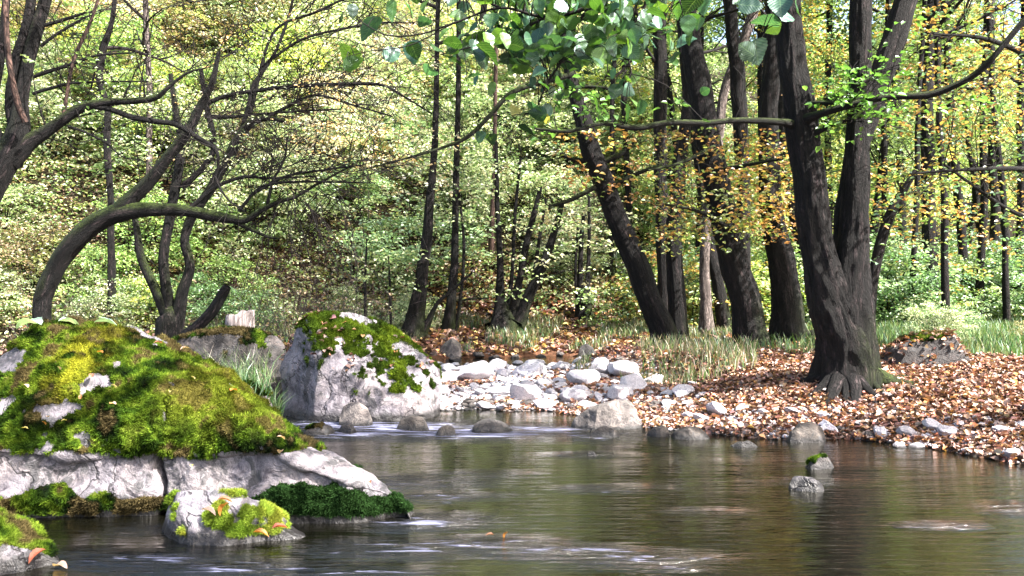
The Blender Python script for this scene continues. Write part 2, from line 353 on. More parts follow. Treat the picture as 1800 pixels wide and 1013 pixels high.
wy = np.concatenate([np.linspace(-9, 3, 12)[:-1], np.linspace(3, 17.5, 260)]); wx = np.linspace(-1, 1, 240)
WX = wx[None, :]*(13+np.maximum(wy, 0)[:, None]*0.35); WY = np.repeat(wy[:, None], len(wx), 1)
def blob(px, py, rx, ry):        # a riffle at a place on the water, sizes in photo pixels turned into metres
    x0, y0 = W(px, py); d = y0
    return x0, y0, rx/F*d, ry*d*d/(CAMH*F)
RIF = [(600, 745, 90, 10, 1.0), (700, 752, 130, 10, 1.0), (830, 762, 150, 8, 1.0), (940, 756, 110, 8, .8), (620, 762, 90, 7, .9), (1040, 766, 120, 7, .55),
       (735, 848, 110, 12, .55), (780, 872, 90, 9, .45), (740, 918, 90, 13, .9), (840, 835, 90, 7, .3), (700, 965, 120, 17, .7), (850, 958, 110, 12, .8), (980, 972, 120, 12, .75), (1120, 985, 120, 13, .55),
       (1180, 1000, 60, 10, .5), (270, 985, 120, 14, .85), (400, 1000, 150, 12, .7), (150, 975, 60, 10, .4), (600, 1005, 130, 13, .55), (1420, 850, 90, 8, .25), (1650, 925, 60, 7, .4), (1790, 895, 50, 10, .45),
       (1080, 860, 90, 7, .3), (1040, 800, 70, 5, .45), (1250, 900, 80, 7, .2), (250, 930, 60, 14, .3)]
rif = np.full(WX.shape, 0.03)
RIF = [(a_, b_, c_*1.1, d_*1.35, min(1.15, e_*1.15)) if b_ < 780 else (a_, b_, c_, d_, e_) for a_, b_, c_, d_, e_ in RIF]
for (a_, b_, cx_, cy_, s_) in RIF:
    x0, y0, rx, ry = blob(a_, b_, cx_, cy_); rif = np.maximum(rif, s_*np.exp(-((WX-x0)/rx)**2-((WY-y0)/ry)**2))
wpts = np.stack([WX, WY, 0*WX], -1).reshape(-1, 3)
wpts[:, 2] = 0.006*fbm(wpts*np.array([0.8, 2.2, 1]), 3, 5)*(wpts[:, 1] > 3)
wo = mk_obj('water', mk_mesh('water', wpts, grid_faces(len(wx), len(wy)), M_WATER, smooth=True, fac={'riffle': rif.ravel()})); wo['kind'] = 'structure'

# ------------------------------------------------------------------ leaves, blades, tubes
def palette(cols, n, jit=0.18):
    cols = np.array([cc[:3] for cc in cols]); wts = np.ones(len(cols))/len(cols)
    k = rng.choice(len(cols), n, p=wts); c = cols[k]*(1+jit*rng.normal(size=(n, 1)))*(1+0.08*rng.normal(size=(n, 3)))
    return np.clip(c, 0.004, 0.95)
def leaves_geo(pos, size, nrm, axis, cols, fold=0.18, wid=0.62):
    """six vertices a leaf, folded along the midrib"""
    n = len(pos); nrm = unit(nrm); ax = unit(axis-nrm*np.sum(axis*nrm, -1, keepdims=True)); sd_ = np.cross(nrm, ax)
    s = size[:, None]; w_ = wid*s*(0.85+0.3*rng.random((n, 1)))*0.5; f_ = fold*s
    b = pos; t = pos+ax*s-nrm*f_*0.6
    l1 = pos+ax*s*0.32+sd_*w_+nrm*f_; l2 = pos+ax*s*0.70+sd_*w_*0.85+nrm*f_*0.6
    r1 = pos+ax*s*0.32-sd_*w_+nrm*f_; r2 = pos+ax*s*0.70-sd_*w_*0.85+nrm*f_*0.6
    v = np.stack([b, l1, l2, t, r2, r1], 1).reshape(-1, 3)
    o = np.arange(n)[:, None]*6
    fc = np.concatenate([o+np.array([0, 3, 2, 1]), o+np.array([0, 5, 4, 3])])
    return v, fc, np.repeat(cols, 6, 0)
def rand_dir(n, upbias=0.0):
    v = rng.normal(size=(n, 3)); v[:, 2] += upbias; return unit(v)
def concat(parts):
    V = []; Fq = []; C = []; o = 0
    for v, f, c_ in parts:
        V.append(v); Fq.append(f+o); C.append(c_); o += len(v)
    return np.concatenate(V), np.concatenate(Fq), np.concatenate(C)
def sprays(centers, radii, per, leaf, cols, flat=0.35, droop=0.25, nup=1.6):
    """layered sprays: flattened discs of leaves around each centre"""
    n = len(centers); k = n*per; c = np.repeat(centers, per, 0); R = np.repeat(radii, per)
    th = rng.random(k)*2*np.pi; r = np.sqrt(rng.random(k))*R
    tilt = np.repeat(rng.normal(size=(n, 2))*0.28, per, 0)
    off = np.stack([np.cos(th)*r, np.sin(th)*r, 0*r], -1)
    off[:, 2] = off[:, 0]*tilt[:, 0]+off[:, 1]*tilt[:, 1]-droop*r*r/np.maximum(R, .01)+rng.normal(size=k)*R*0.10*flat/0.35
    pos = c+off; nrm = rand_dir(k)+np.array([0, 0, nup]); ax = off*np.array([1, 1, 0.3])+rng.normal(size=(k, 3))*0.3*R[:, None]
    # colour: whole sprays share a tone, leaves vary about it
    cc = np.array(cols); tone = rng.integers(0, len(cc), n); kk = np.repeat(tone, per); mixm = rng.random(k) < 0.4
    kk = np.where(mixm, rng.integers(0, len(cc), k), kk); colr = np.clip(cc[kk]*(1+0.2*rng.normal(size=(k, 1))), 0.005, 0.9)
    return leaves_geo(pos, leaf*(0.7+0.6*rng.random(k)), nrm, ax, colr)
def catmull(p, m):
    p = np.asarray(p, float); q = np.concatenate([[2*p[0]-p[1]], p, [2*p[-1]-p[-2]]]); out = []
    for i in range(len(p)-1):
        a, b, c_, d = q[i:i+4]
        for t in np.linspace(0, 1, m, endpoint=False):
            out.append(0.5*((2*b)+(-a+c_)*t+(2*a-5*b+4*c_-d)*t*t+(-a+3*b-3*c_+d)*t**3))
    out.append(p[-1]); return np.array(out)
def tube(path, rad, k=8, rough=0.0, seed=0, flare=None, freq=6.0):
    path = np.asarray(path, float); rad = np.asarray(rad, float); n = len(path)
    tn = unit(np.gradient(path, axis=0)); up = np.array([0.0, 1.0, 0.0]) if abs(tn[0][1]) < .9 else np.array([1.0, 0, 0])
    fr = []; u = unit(np.cross(tn[0], up))
    for t in tn:
        u = unit(u-t*np.dot(u, t)); fr.append(u)
    U = np.array(fr); V_ = np.cross(tn, U); L = np.concatenate([[0], np.cumsum(np.linalg.norm(np.diff(path, axis=0), axis=1))])
    th = np.arange(k)/k*2*np.pi
    cs, sn = np.cos(th), np.sin(th)
    rr = np.repeat(rad[:, None], k, 1)
    bk = np.stack([np.repeat(cs[None], n, 0)*rr, np.repeat(sn[None], n, 0)*rr, np.repeat(L[:, None], k, 1)], -1)
    if rough > 0:
        q = bk.reshape(-1, 3)+seed*3.7
        nn = fbm(q*np.array([freq*2.2, freq*2.2, freq*0.32]), 4, seed)
        ridg = 1-2*np.abs(vnoise(q*np.array([freq*3.4, freq*3.4, freq*0.5]), seed+5))
        lump = vnoise(q*np.array([3, 3, 2.2]), seed+9)
        rr = rr*(1+rough*(0.5*nn+0.35*ridg+0.55*lump).reshape(n, k))
    if flare is not None: rr = rr*flare(L, th)
    v = path[:, None]+U[:, None]*cs[None, :, None]*rr[..., None]+V_[:, None]*sn[None, :, None]*rr[..., None]
    f = grid_faces(k, n, True)
    return v.reshape(-1, 3), f, bk.reshape(-1, 3)
def merge_tubes(ts):
    V = []; Fq = []; B = []; o = 0
    for v, f, b in ts:
        V.append(v); Fq.append(f+o); B.append(b); o += len(v)
    return np.concatenate(V), np.concatenate(Fq), np.concatenate(B)
def mossfac(v, zmax=0.8, side=True):
    return np.clip(1.2-(v[:, 2]-v[:, 2].min())/zmax, 0, 1)
def grow(start, d, length, rad, depth, tubes, tips, wig=0.25, nch=3, sag=0.0, up=0.0, minr=0.005, k=5, spread=0.8):
    n = max(4, int(length/0.25)+2); n = min(n, 12); p = [np.array(start, float)]; dd = unit(np.array(d, float)); st = length/n
    for i in range(n):
        dd = unit(dd+wig*rng.normal(size=3)*0.5+np.array([0, 0, up-sag*(i/n)])); p.append(p[-1]+dd*st)
    p = np.array(p); r = np.linspace(rad, max(minr, rad*0.35), len(p))
    tubes.append(tube(p, r, k if rad > 0.02 else 3)); tips.append(p[-1])
    if depth <= 0: tips.append(p[len(p)//2]); return
    for j in range(nch):
        i = rng.integers(max(1, int(len(p)*0.3)), len(p)); t = unit(p[i]-p[i-1]); s_ = unit(t+spread*rand_dir(1)[0])
        grow(p[i], s_, length*(0.5+0.25*rng.random()), r[i]*0.6, depth-1, tubes, tips, wig, nch, sag, up, minr, k, spread)

# colours of foliage (base colour, seen in the leaves themselves)
GREEN = [(0.17, 0.27, 0.07), (0.24, 0.35, 0.10), (0.12, 0.20, 0.06), (0.32, 0.40, 0.15)]
PALEG = [(0.42, 0.50, 0.27), (0.56, 0.62, 0.38), (0.25, 0.35, 0.15), (0.66, 0.62, 0.44), (0.12, 0.19, 0.06)]
YELG = [(0.40, 0.48, 0.10), (0.56, 0.54, 0.12), (0.28, 0.40, 0.10), (0.48, 0.54, 0.28), (0.16, 0.24, 0.06)]
ORNG = [(0.496, 0.264, 0.072), (0.528, 0.368, 0.096), (0.416, 0.2, 0.072), (0.304, 0.336, 0.08), (0.208, 0.288, 0.072)]
CREAM = [(0.66, 0.54, 0.42), (0.52, 0.56, 0.40), (0.68, 0.46, 0.24), (0.42, 0.50, 0.32), (0.68, 0.62, 0.56)]
BRUSH = [(0.26, 0.18, 0.10), (0.26, 0.28, 0.09), (0.36, 0.26, 0.16), (0.18, 0.20, 0.07)]
BLUEG = [(0.24, 0.38, 0.17), (0.36, 0.50, 0.27), (0.18, 0.30, 0.12), (0.44, 0.50, 0.24)]
MIXR = [(0.16, 0.264, 0.056), (0.216, 0.32, 0.088), (0.48, 0.336, 0.08), (0.368, 0.368, 0.096), (0.144, 0.256, 0.144), (0.512, 0.272, 0.08)]
DEEPG = [(0.08, 0.16, 0.05), (0.12, 0.22, 0.08), (0.06, 0.12, 0.04), (0.16, 0.24, 0.10)]
BRIGHT = [(0.11, 0.24, 0.04), (0.15, 0.30, 0.05), (0.08, 0.18, 0.03)]

# ------------------------------------------------------------------ background plants: prototypes then copies
def shrub_proto(seed, cols, R=1.0, Hh=1.6, ns=85, per=55, leaf=0.072):
    tubes = []; tips = []
    for i in range(7):
        a = rng.random()*6.28; grow((0.1*math.cos(a), 0.1*math.sin(a), -0.15), (0.5*math.cos(a), 0.5*math.sin(a), 1.2), Hh*0.85, 0.02, 1, tubes, tips, 0.25, 3, k=4)
    c = rand_dir(ns)*np.array([R, R, Hh*0.55])*(0.45+0.55*rng.random((ns, 1))**0.6); c[:, 2] = np.abs(c[:, 2]+Hh*0.45)
    c += 0.15*rng.normal(size=c.shape)
    v, f, co = sprays(c, 0.22+0.22*rng.random(ns), per, leaf, cols)
    sv, sf, sb = merge_tubes(tubes)
    return mk_mesh('shrub_stems', sv, sf, M_BARKF, vec=sb), mk_mesh('shrub_foliage', v, f, M_LEAF, col=co)
def tree_proto(seed, cols, Ht=10.0, lean=0.0, ns=230, per=50, leaf=0.088, low=0.25, R=2.4, rad=0.11):
    tubes = []; tips = []
    p = [np.array([0, 0, -0.3])]; d = np.array([lean, 0, 1.0])
    for i in range(12):
        d = unit(d+rng.normal(size=3)*0.07+np.array([0, 0, .06])); p.append(p[-1]+d*Ht/12)
    p = np.array(p); r = rad*np.linspace(1.15, 0.15, len(p)); r[0] *= 1.5
    path = catmull(p, 3); rp = np.interp(np.linspace(0, 1, len(path)), np.linspace(0, 1, len(p)), r)
    tv, tf, tb = tube(path, rp, 9, 0.10, seed)
    cs = []
    for i in range(16):
        t = low+(1-low)*rng.random(); q = path[int(t*(len(path)-1))]; a = rng.random()*6.28; L = R*(1.15-0.75*t)*(0.6+0.5*rng.random())
        tp = []; grow(q, (math.cos(a), math.sin(a), 0.35), L, 0.028*(1.3-t), 1, tubes, tp, 0.3, 3, k=4, up=0.03); cs += tp
    cs = np.array(cs); pick = cs[rng.integers(0, len(cs), ns)]+rng.normal(size=(ns, 3))*np.array([0.35, 0.35, 0.3])
    v, f, co = sprays(pick, 0.3+0.3*rng.random(ns), per, leaf, cols)
    bv, bf, bb = merge_tubes(tubes)
    return (mk_mesh('trunk', tv, tf, M_BARKF, vec=tb, smooth=True, fac={'moss': mossfac(tv)}), mk_mesh('branches', bv, bf, M_BARKF, vec=bb), mk_mesh('crown', v, f, M_LEAF, col=co))
SHRUBS = {}
for nm, cols in (('green', GREEN), ('deep green', DEEPG), ('pale green', PALEG), ('yellow green', YELG), ('brownish', BRUSH), ('cream', CREAM), ('blue green', BLUEG), ('orange tinted', MIXR)):
    SHRUBS[nm] = [shrub_proto(i, cols, 1.0+0.3*rng.random(), 1.4+0.5*rng.random()) for i in range(3)]
TREES = {}
for nm, cols in (('green', GREEN), ('pale green', PALEG), ('yellow green', YELG), ('cream and gold', CREAM), ('orange tinted', MIXR)):
    TREES[nm] = [tree_proto(i+10, cols, 9+3*rng.random(), 0.1*rng.normal(), low=0.18+0.2*rng.random()) for i in range(2)]
def where_phrase(x, y):
    px = PX(x, y)
    if px < 230: return 'far left behind the arching mossy trunk'
    if px < 480: return 'behind the three-stemmed crooked tree'
    if px < 700: return 'above the middle mossy boulder'
    if px < 860: return 'behind the two slim upright trunks'
    if px < 1010: return 'behind the forked dark clump above the white stones'
    if px < 1200: return 'behind the leaning trunk'
    if px < 1400: return 'behind the row of thick trunks'
    if px < 1560: return 'behind the big double trunk'
    return 'right of the big double trunk'
def place_shrub(x, y, nm, sc):
    if y > 29: FARB.append((x, y, nm, sc)); return
    far = 'high up' if y > 26 else ('halfway up' if y > 20.5 else 'low down')
    st, fo = SHRUBS[nm][rng.integers(0, 3)]
    lab = f'{nm} leafy shrub {far} {where_phrase(x, y)}'
    t = thing('shrub', lab, 'shrub', (x, y, H1(x, y)-0.05), lab.replace('shrub', 'shrubs'))
    t.rotation_euler = (0, 0, rng.random()*6.28); t.scale = (sc, sc, sc*(0.85+0.3*rng.random()))
    mk_obj('stems', st, t); mk_obj('foliage', fo, t); return t
def place_tree(x, y, nm, sc):
    tr, br, cr = TREES[nm][rng.integers(0, 2)]
    far = 'distant' if y > 27 else 'slender'
    lab = f'{far} tree with {nm} leaves {where_phrase(x, y)}'
    t = thing('forest_tree', lab, 'tree', (x, y, H1(x, y)-0.05), lab.replace('tree', 'trees'))
    t.rotation_euler = (0.05*rng.normal(), 0.08*rng.normal(), rng.random()*6.28); t.scale = (sc, sc, sc)
    mk_obj('trunk', tr, t); mk_obj('branches', br, t); mk_obj('crown', cr, t); return t
FARB = []
def in_view(y, pad=120): return ((-pad-900)/F*y, (1800+pad-900)/F*y)
cnt = 0
for y in (13.9, 14.8, 15.8, 16.6):
    x0, _ = in_view(y); xx = np.arange(x0, (300-900)/F*y, 1.5)
    for x in xx:
        x += rng.normal()*.4
        if H1(x, y) > 0.2 and not (175 < PX(x, y) < 300 and y < 15): place_shrub(x, y, rng.choice(['yellow green', 'pale green', 'brownish', 'green']), 0.5+0.35*rng.random()); cnt += 1
for y in np.concatenate([np.linspace(17.2, 36, 26), np.linspace(37, 54, 13)]):
    x0, x1 = in_view(y); step = 1.9+0.045*y; xx = np.arange(x0+rng.random()*step, x1, step)
    for x in xx:
        x += rng.normal()*0.6; yy = y+rng.normal()*0.35
        px = PX(x, yy)
        if H1(x, yy) < 0.25: continue
        if yy < 20.3 and 600 < px < 1130:
            if px < 760 and rng.random() < .5: place_shrub(x, yy, 'pale green', .4)
            continue
        if yy > 26 and px < 1100: place_shrub(x, yy, rng.choice(['cream', 'pale green', 'yellow green', 'pale green', 'cream']), 1.1+.9*rng.random()); continue
        #               # the litter-covered slope in the middle stays open
        if yy < 20.5 and 780 < px < 900: continue
        if rng.random() < 0.12: continue
        if yy < 19.5 and 120 < px < 520 and rng.random() < .7: place_shrub(x, yy, rng.choice(['brownish', 'deep green', 'green']), .5+.4*rng.random()); continue
        if px < 260: nm = rng.choice(['yellow green', 'pale green', 'green', 'brownish'])
        elif px < 520: nm = rng.choice(['brownish', 'pale green', 'yellow green', 'pale green'])
        elif px < 1000: nm = rng.choice(['pale green', 'green', 'blue green', 'pale green', 'cream'])
        elif px < 1350: nm = rng.choice(['green', 'pale green', 'orange tinted', 'yellow green'])
        else: nm = rng.choice(['deep green', 'orange tinted', 'blue green', 'deep green', 'green'])
        place_shrub(x, yy, nm, 0.75+0.6*rng.random()); cnt += 1
for y in (19.5, 22.5, 26, 30, 35, 40, 46):
    x0, x1 = in_view(y, 60); step = 3.1+0.04*y; xx = np.arange(x0+rng.random()*step, x1, step)
    for x in xx:
        x += rng.normal()*0.9; yy = y+rng.normal()*0.8; px = PX(x, yy)
        if px < 1050 and (yy < 27 or rng.random() < 0.55): continue
        if H1(x, yy) < 0.3: continue
        if px < 300: nm = rng.choice(['yellow green', 'pale green', 'green'])
        elif px < 760: nm = rng.choice(['cream and gold', 'cream and gold', 'pale green', 'yellow green'])
        elif px < 1050: nm = rng.choice(['pale green', 'green', 'cream and gold'])
        else: nm = rng.choice(['orange tinted', 'yellow green', 'green', 'pale green'])
        place_tree(x, yy, nm, 0.8+0.4*rng.random()); cnt += 1
PAL = dict(cream=CREAM); PAL.update({'pale green': PALEG, 'yellow green': YELG, 'green': GREEN, 'deep green': DEEPG, 'blue green': BLUEG, 'orange tinted': MIXR, 'brownish': BRUSH})
def far_bushes():
    parts = []
    for x, y, nm, sc in FARB:
        if abs(x) > y*.68: continue
        n = 34; q = rand_dir(n)*np.array([1.15, 1.15, .95])*(0.45+0.55*rng.random((n, 1))**.6)*sc; q[:, 2] = np.abs(q[:, 2]+.75*sc); q += np.array([x, y, H1(x, y)])
        parts.append(sprays(q, (0.25+0.25*rng.random(n))*sc, 30, .10, PAL[nm]))
    v, f, c_ = concat(parts); o = mk_obj('distant_bushes', mk_mesh('distant_bushes', v, f, M_LEAF, col=c_)); o['kind'] = 'stuff'; o['label'] = 'far mass of pale bushes covering the upper slope'; o['category'] = 'bushes'
far_bushes()
print('background plants', cnt, 'far', len(FARB), 'near', sum(1 for o in S.objects if o.name.startswith('shrub')))

for x in np.arange(5.2, 13.5, .75):
    for yy in (12.2, 14.2, 16):
        if PX(x, yy) < 1560 or PX(x, yy) > 1900 or rng.random() < .3: continue
        place_shrub(x+rng.normal()*.3, yy+rng.normal()*.5, rng.choice(['blue green', 'deep green', 'pale green', 'brownish']), .22+.25*rng.random())
# ------------------------------------------------------------------ the named trees
def world_path(pts, d):
    """(px, py, width_px[, depth offset]) -> centre line and radii"""
    out = []; r = []
    for q in pts:
        dd = d+(q[3] if len(q) > 3 else 0); out.append(P(q[0], q[1], dd)); r.append(q[2]*0.42/F*dd)
    return np.array(out), np.array(r)
class Tree:
    def __init__(s, name, label, px, d, group=None, cat='tree'):
        x = (px-900)/F*d; s.z = H1(x, d); s.base = np.array([x, d, s.z]); s.d = d
        s.root = thing(name, label, cat, tuple(s.base), group); s.twigs = []; s.leaf = []; s.k = 0
    def stem(s, pts, name='trunk', mat=M_BARK, k=12, rough=0.12, sub=6, topup=None, ground=False, twigs=0, tl=0.8, sag=0.0, tdep=1, seed=None, mossz=0.8, flare=None, freq=6.0, mossall=False, trad=0.008, mossk=0.5):
        p, r = world_path(pts, s.d)
        if ground: p[0][2] = H1(p[0][0], p[0][1])-0.12
        if topup:                                              # carry on past the top of the picture
            dd = unit(p[-1]-p[-2]); L, ns_ = topup, 4
            for i in range(ns_):
                dd = unit(dd+np.array([0, 0, 0.18])+rng.normal(size=3)*0.08); p = np.vstack([p, p[-1]+dd*L/ns_]); r = np.append(r, r[-1]*0.72)
        path = catmull(p, sub); rr = np.interp(np.linspace(0, len(p)-1, len(path)), np.arange(len(p)), r)
        s.k += 1; sd_ = seed if seed is not None else s.k*7+int(s.base[0]*10) % 97
        amp = 0.10 if rr.max() > .02 else 0.0
        if name == 'limb' or name == 'trunk':
            jn = np.stack([vnoise(path*1.7+j*9.1, 40+j) for j in range(3)], -1); jn[0] = 0; path = path+jn*rr[:, None]*(0.4 if name == 'limb' or mossall else 0.18)
        v, f, b = tube(path, rr, k, rough, sd_ & 1023, flare, freq)
        mo = np.clip(1.1-(v[:, 2]-s.z)/mossz, 0, 1)*mossk*np.clip((v[:, 0]-np.repeat(path[:, 0], k))/np.repeat(rr, k)*1.2, 0, 1) if not mossall else np.clip((v[:, 2]-np.repeat(path[:, 2], k))/np.repeat(rr, k)*1.3, 0, 1)
        o = mk_obj(name, mk_mesh(name, v-s.base, f, mat, vec=b, smooth=True, fac={'moss': mo}), s.root)
        if twigs: s.add_twigs(path, rr, twigs, tl, sag, tdep, trad)
        return path, rr
    def add_twigs(s, path, rr, n, tl=0.8, sag=0.0, tdep=1, trad=0.008, t0=0.15, up=0.0):
        tips = []
        for j in range(n):
            i = rng.integers(max(1, int(len(path)*t0)), len(path)); t = unit(path[i]-path[i-1])
            side = rand_dir(1)[0]*np.array([1, 0.7, 0.8])+np.array([0, 0, 0.4])
            grow(path[i], t*0.6+side, tl*(0.5+0.8*rng.random()), min(trad, rr[i]*0.7), tdep, s.twigs, tips, 0.35, 4, sag, up, 0.00030*s.d+0.001, 4)
        s.tips = getattr(s, 'tips', [])+tips; return tips
    def sprays(s, c, rad, per, leaf, cols, **kw):
        c = np.asarray(c, float); s.leaf.append(sprays(c, np.full(len(c), rad)*(0.6+0.8*rng.random(len(c))), per, leaf, cols, **kw))
    def finish(s, twigname='twigs', leafname='crown', tmat=M_TWIG):
        if s.twigs:
            v, f, b = merge_tubes(s.twigs); mk_obj(twigname, mk_mesh(twigname, v-s.base, f, tmat, vec=b), s.root)
        if s.leaf:
            v, f, c_ = concat(s.leaf); mk_obj(leafname, mk_mesh(leafname, v-s.base, f, M_LEAF, col=c_), s.root)
        return s.root
    def over_crown(s, path, R, n, per, leaf, cols, z0=5.5):
        """crown above the picture: limbs and sprays around the stem top"""
        top = path[-1]; cs = []
        hi = path[path[:, 2] > z0]
        if len(hi) == 0: hi = path[-2:]
        for i in range(9):
            q = hi[rng.integers(0, len(hi))]; a = rng.random()*6.28
            grow(q, (math.cos(a), math.sin(a), 0.5), R*(0.6+0.5*rng.random()), 0.04, 1, s.twigs, cs, 0.3, 3, k=5)
        cs = np.array(cs); pick = cs[rng.integers(0, len(cs), n)]+rng.normal(size=(n, 3))*0.4
        pick = pick[pick[:, 2] > CAMH+(0.36)*np.maximum(pick[:, 1], 1)] if z0 > 5 else pick
        if len(pick): s.leaf.append(sprays(pick, 0.3+0.3*rng.random(len(pick)), per, leaf, cols))

def box_centers(n, px0, px1, py0, py1, d0, d1):
    px = px0+(px1-px0)*rng.random(n); py = py0+(py1-py0)*rng.random(n); d = d0+(d1-d0)*rng.random(n)
    return np.stack([(px-900)/F*d, d, CAMH-(py-HZ)/F*d], -1)

# --- big double trunk on the right bank
def bigflare(L, th):
    e = np.exp(-L/0.28)[:, None]; lob = 0.5+0.5*np.cos(3*th[None]+0.7)+0.35*np.cos(5*th[None]+2)
    return 1+e*(0.18+0.40*lob)+0.10*np.sin(L[:, None]*7+2*th[None])*np.exp(-L[:, None]/1.2)
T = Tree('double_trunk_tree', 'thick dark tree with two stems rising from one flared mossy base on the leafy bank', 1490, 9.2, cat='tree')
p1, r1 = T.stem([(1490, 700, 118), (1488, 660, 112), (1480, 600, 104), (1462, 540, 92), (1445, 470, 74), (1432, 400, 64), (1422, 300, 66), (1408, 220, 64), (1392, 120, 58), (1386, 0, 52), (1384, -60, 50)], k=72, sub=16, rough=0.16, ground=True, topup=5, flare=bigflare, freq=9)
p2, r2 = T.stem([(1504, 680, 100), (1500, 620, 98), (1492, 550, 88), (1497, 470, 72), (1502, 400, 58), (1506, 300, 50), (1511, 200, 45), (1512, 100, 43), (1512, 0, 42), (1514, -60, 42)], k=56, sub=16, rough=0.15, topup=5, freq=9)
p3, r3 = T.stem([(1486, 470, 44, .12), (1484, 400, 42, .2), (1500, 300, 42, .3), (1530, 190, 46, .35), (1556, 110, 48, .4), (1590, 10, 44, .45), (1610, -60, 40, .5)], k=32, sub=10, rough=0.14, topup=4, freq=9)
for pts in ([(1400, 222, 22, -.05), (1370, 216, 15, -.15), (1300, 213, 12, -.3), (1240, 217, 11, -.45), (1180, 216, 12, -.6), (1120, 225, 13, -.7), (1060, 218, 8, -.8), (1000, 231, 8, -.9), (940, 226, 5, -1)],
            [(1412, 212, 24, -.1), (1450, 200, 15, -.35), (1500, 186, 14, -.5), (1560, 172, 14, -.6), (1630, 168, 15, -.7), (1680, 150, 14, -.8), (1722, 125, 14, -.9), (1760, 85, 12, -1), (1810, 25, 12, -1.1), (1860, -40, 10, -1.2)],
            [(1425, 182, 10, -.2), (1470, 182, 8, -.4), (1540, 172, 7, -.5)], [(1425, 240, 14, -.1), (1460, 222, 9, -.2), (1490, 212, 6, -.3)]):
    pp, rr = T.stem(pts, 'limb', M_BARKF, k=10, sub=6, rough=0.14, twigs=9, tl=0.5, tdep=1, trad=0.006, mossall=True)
    tips = np.array(T.tips[-60:]); T.sprays(tips[rng.integers(0, len(tips), 22)], 0.13, 5, 0.075, BRIGHT)
for (dx, dy, L, r0, mo) in ((-.62, -.8, 1.05, .085, 0), (-.85, -.45, .95, .07, 0), (-.22, -1, .85, .09, 0), (.12, -1, .7, .075, 0), (.5, -.85, .6, .07, .4), (.95, -.35, .75, .12, 1), (.9, .2, .8, .11, 1), (-1, .1, .7, .08, 0), (-.42, -.95, 1.15, .05, 0)):
    dr = unit(np.array([dx, dy, 0.])); side = np.array([-dr[1], dr[0], 0]); q = np.linspace(0.10, 1, 9); ph = rng.random()*6
    L *= 1.2; p = T.base+dr*(q*L)[:, None]+side*(0.07*np.sin(q*6+ph)*q)[:, None]
    p[:, 2] = height(p[:, 0], p[:, 1])+0.22*np.exp(-((q*L)/0.34)**2)-0.008-0.05*sstep(.8, 1, q)
    path = catmull(p, 5); rr = r0*.8*np.interp(np.linspace(0, 1, len(path)), [0, .25, .5, 1], [1.3, 1.0, .6, .18])
    v, f, b = tube(path, rr, 14, 0.28, 3, freq=9); mk_obj('root', mk_mesh('root', v-T.base, f, M_BARK, vec=b, smooth=True, fac={'moss': np.full(len(v), mo*.8)}), T.root)
T.sprays(box_centers(26, 1420, 1600, 110, 250, 8.3, 9.0), 0.10, 4, 0.075, BRIGHT)
T.over_crown(p1, 2.6, 80, 30, 0.09, MIXR); T.over_crown(p2, 2.6, 80, 30, 0.09, MIXR); T.over_crown(p3, 2.2, 50, 34, 0.09, MIXR)
T.finish()

def simple_tree(name, label, d, stems, mat=M_BARK, k=24, leafcols=None, top=5, boxes=(), ov=55, leaf=0.09, rough=0.13, limbs=(), group=None, twig=0, flr=None, freq=7):
    T = Tree(name, label, stems[0][0][0], d, group); paths = []
    for i, st in enumerate(stems):
        up = top if st[-1][1] < 5 else None
        fl = (lambda L, th: 1+0.45*np.exp(-L/0.22)[:, None]*(0.7+0.5*np.cos(4*th[None]+i))) if i == 0 else None
        pp, rr = T.stem(st, 'trunk', mat, k=k, sub=10, rough=rough, topup=up, ground=True if st[0][1] > 540 else False, flare=fl, freq=freq, twigs=twig, tl=0.7); paths.append(pp)
    for lb in limbs: T.stem(lb, 'limb', M_BARKF, k=7, sub=5, rough=0.1, twigs=5, tl=0.5, trad=0.006, mossall=True)
    for (n, a, b, c_, dd, d0, d1, rad, per, lf, cols) in boxes: T.sprays(box_centers(n, a, b, c_, dd, d0, d1), rad, per, lf, cols)
    if ov and leafcols: T.over_crown(paths[0], 2.4, ov, 34, leaf, leafcols)
    T.finish(); return T

simple_tree('leaning_tree', 'thick trunk leaning left over the gravel bar beside the river', 14, [[(1172, 606, 62), (1162, 580, 54), (1140, 520, 50), (1110, 440, 46), (1080, 370, 44), (1052, 300, 42), (1032, 240, 38), (1016, 185, 32), (1002, 130, 24), (990, 60, 20), (980, -20, 17)]],
            leafcols=PALEG, boxes=[(30, 990, 1130, 220, 330, 13.2, 15, .25, 12, .09, ORNG)],
            limbs=[[(1040, 285, 14), (1010, 282, 10), (985, 270, 6)], [(1062, 285, 14), (1095, 268, 11), (1120, 245, 7)], [(1070, 330, 12), (1110, 310, 10), (1150, 295, 7), (1180, 300, 4)], [(1010, 150, 10), (1060, 155, 7), (1090, 165, 5)], [(1045, 330, 12, -.2), (1000, 352, 9, -.4), (965, 362, 5, -.6)],
                   [(1008, 130, 12, -.2), (960, 142, 11, -.5), (900, 163, 11, -1), (865, 200, 10, -1.2), (820, 243, 9, -1.5), (770, 262, 6, -1.8), (700, 282, 4, -2), (630, 300, 3, -2.2)]])
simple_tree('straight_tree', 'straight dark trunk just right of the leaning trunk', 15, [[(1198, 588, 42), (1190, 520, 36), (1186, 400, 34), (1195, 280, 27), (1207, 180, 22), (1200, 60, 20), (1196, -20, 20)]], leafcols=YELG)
simple_tree('straight_tree', 'tall upright trunk close behind the leaning trunk, dark and even in width', 17, [[(1172, 580, 36), (1168, 480, 30), (1165, 380, 28), (1160, 240, 27), (1162, 120, 27), (1160, -20, 26)]], leafcols=GREEN)
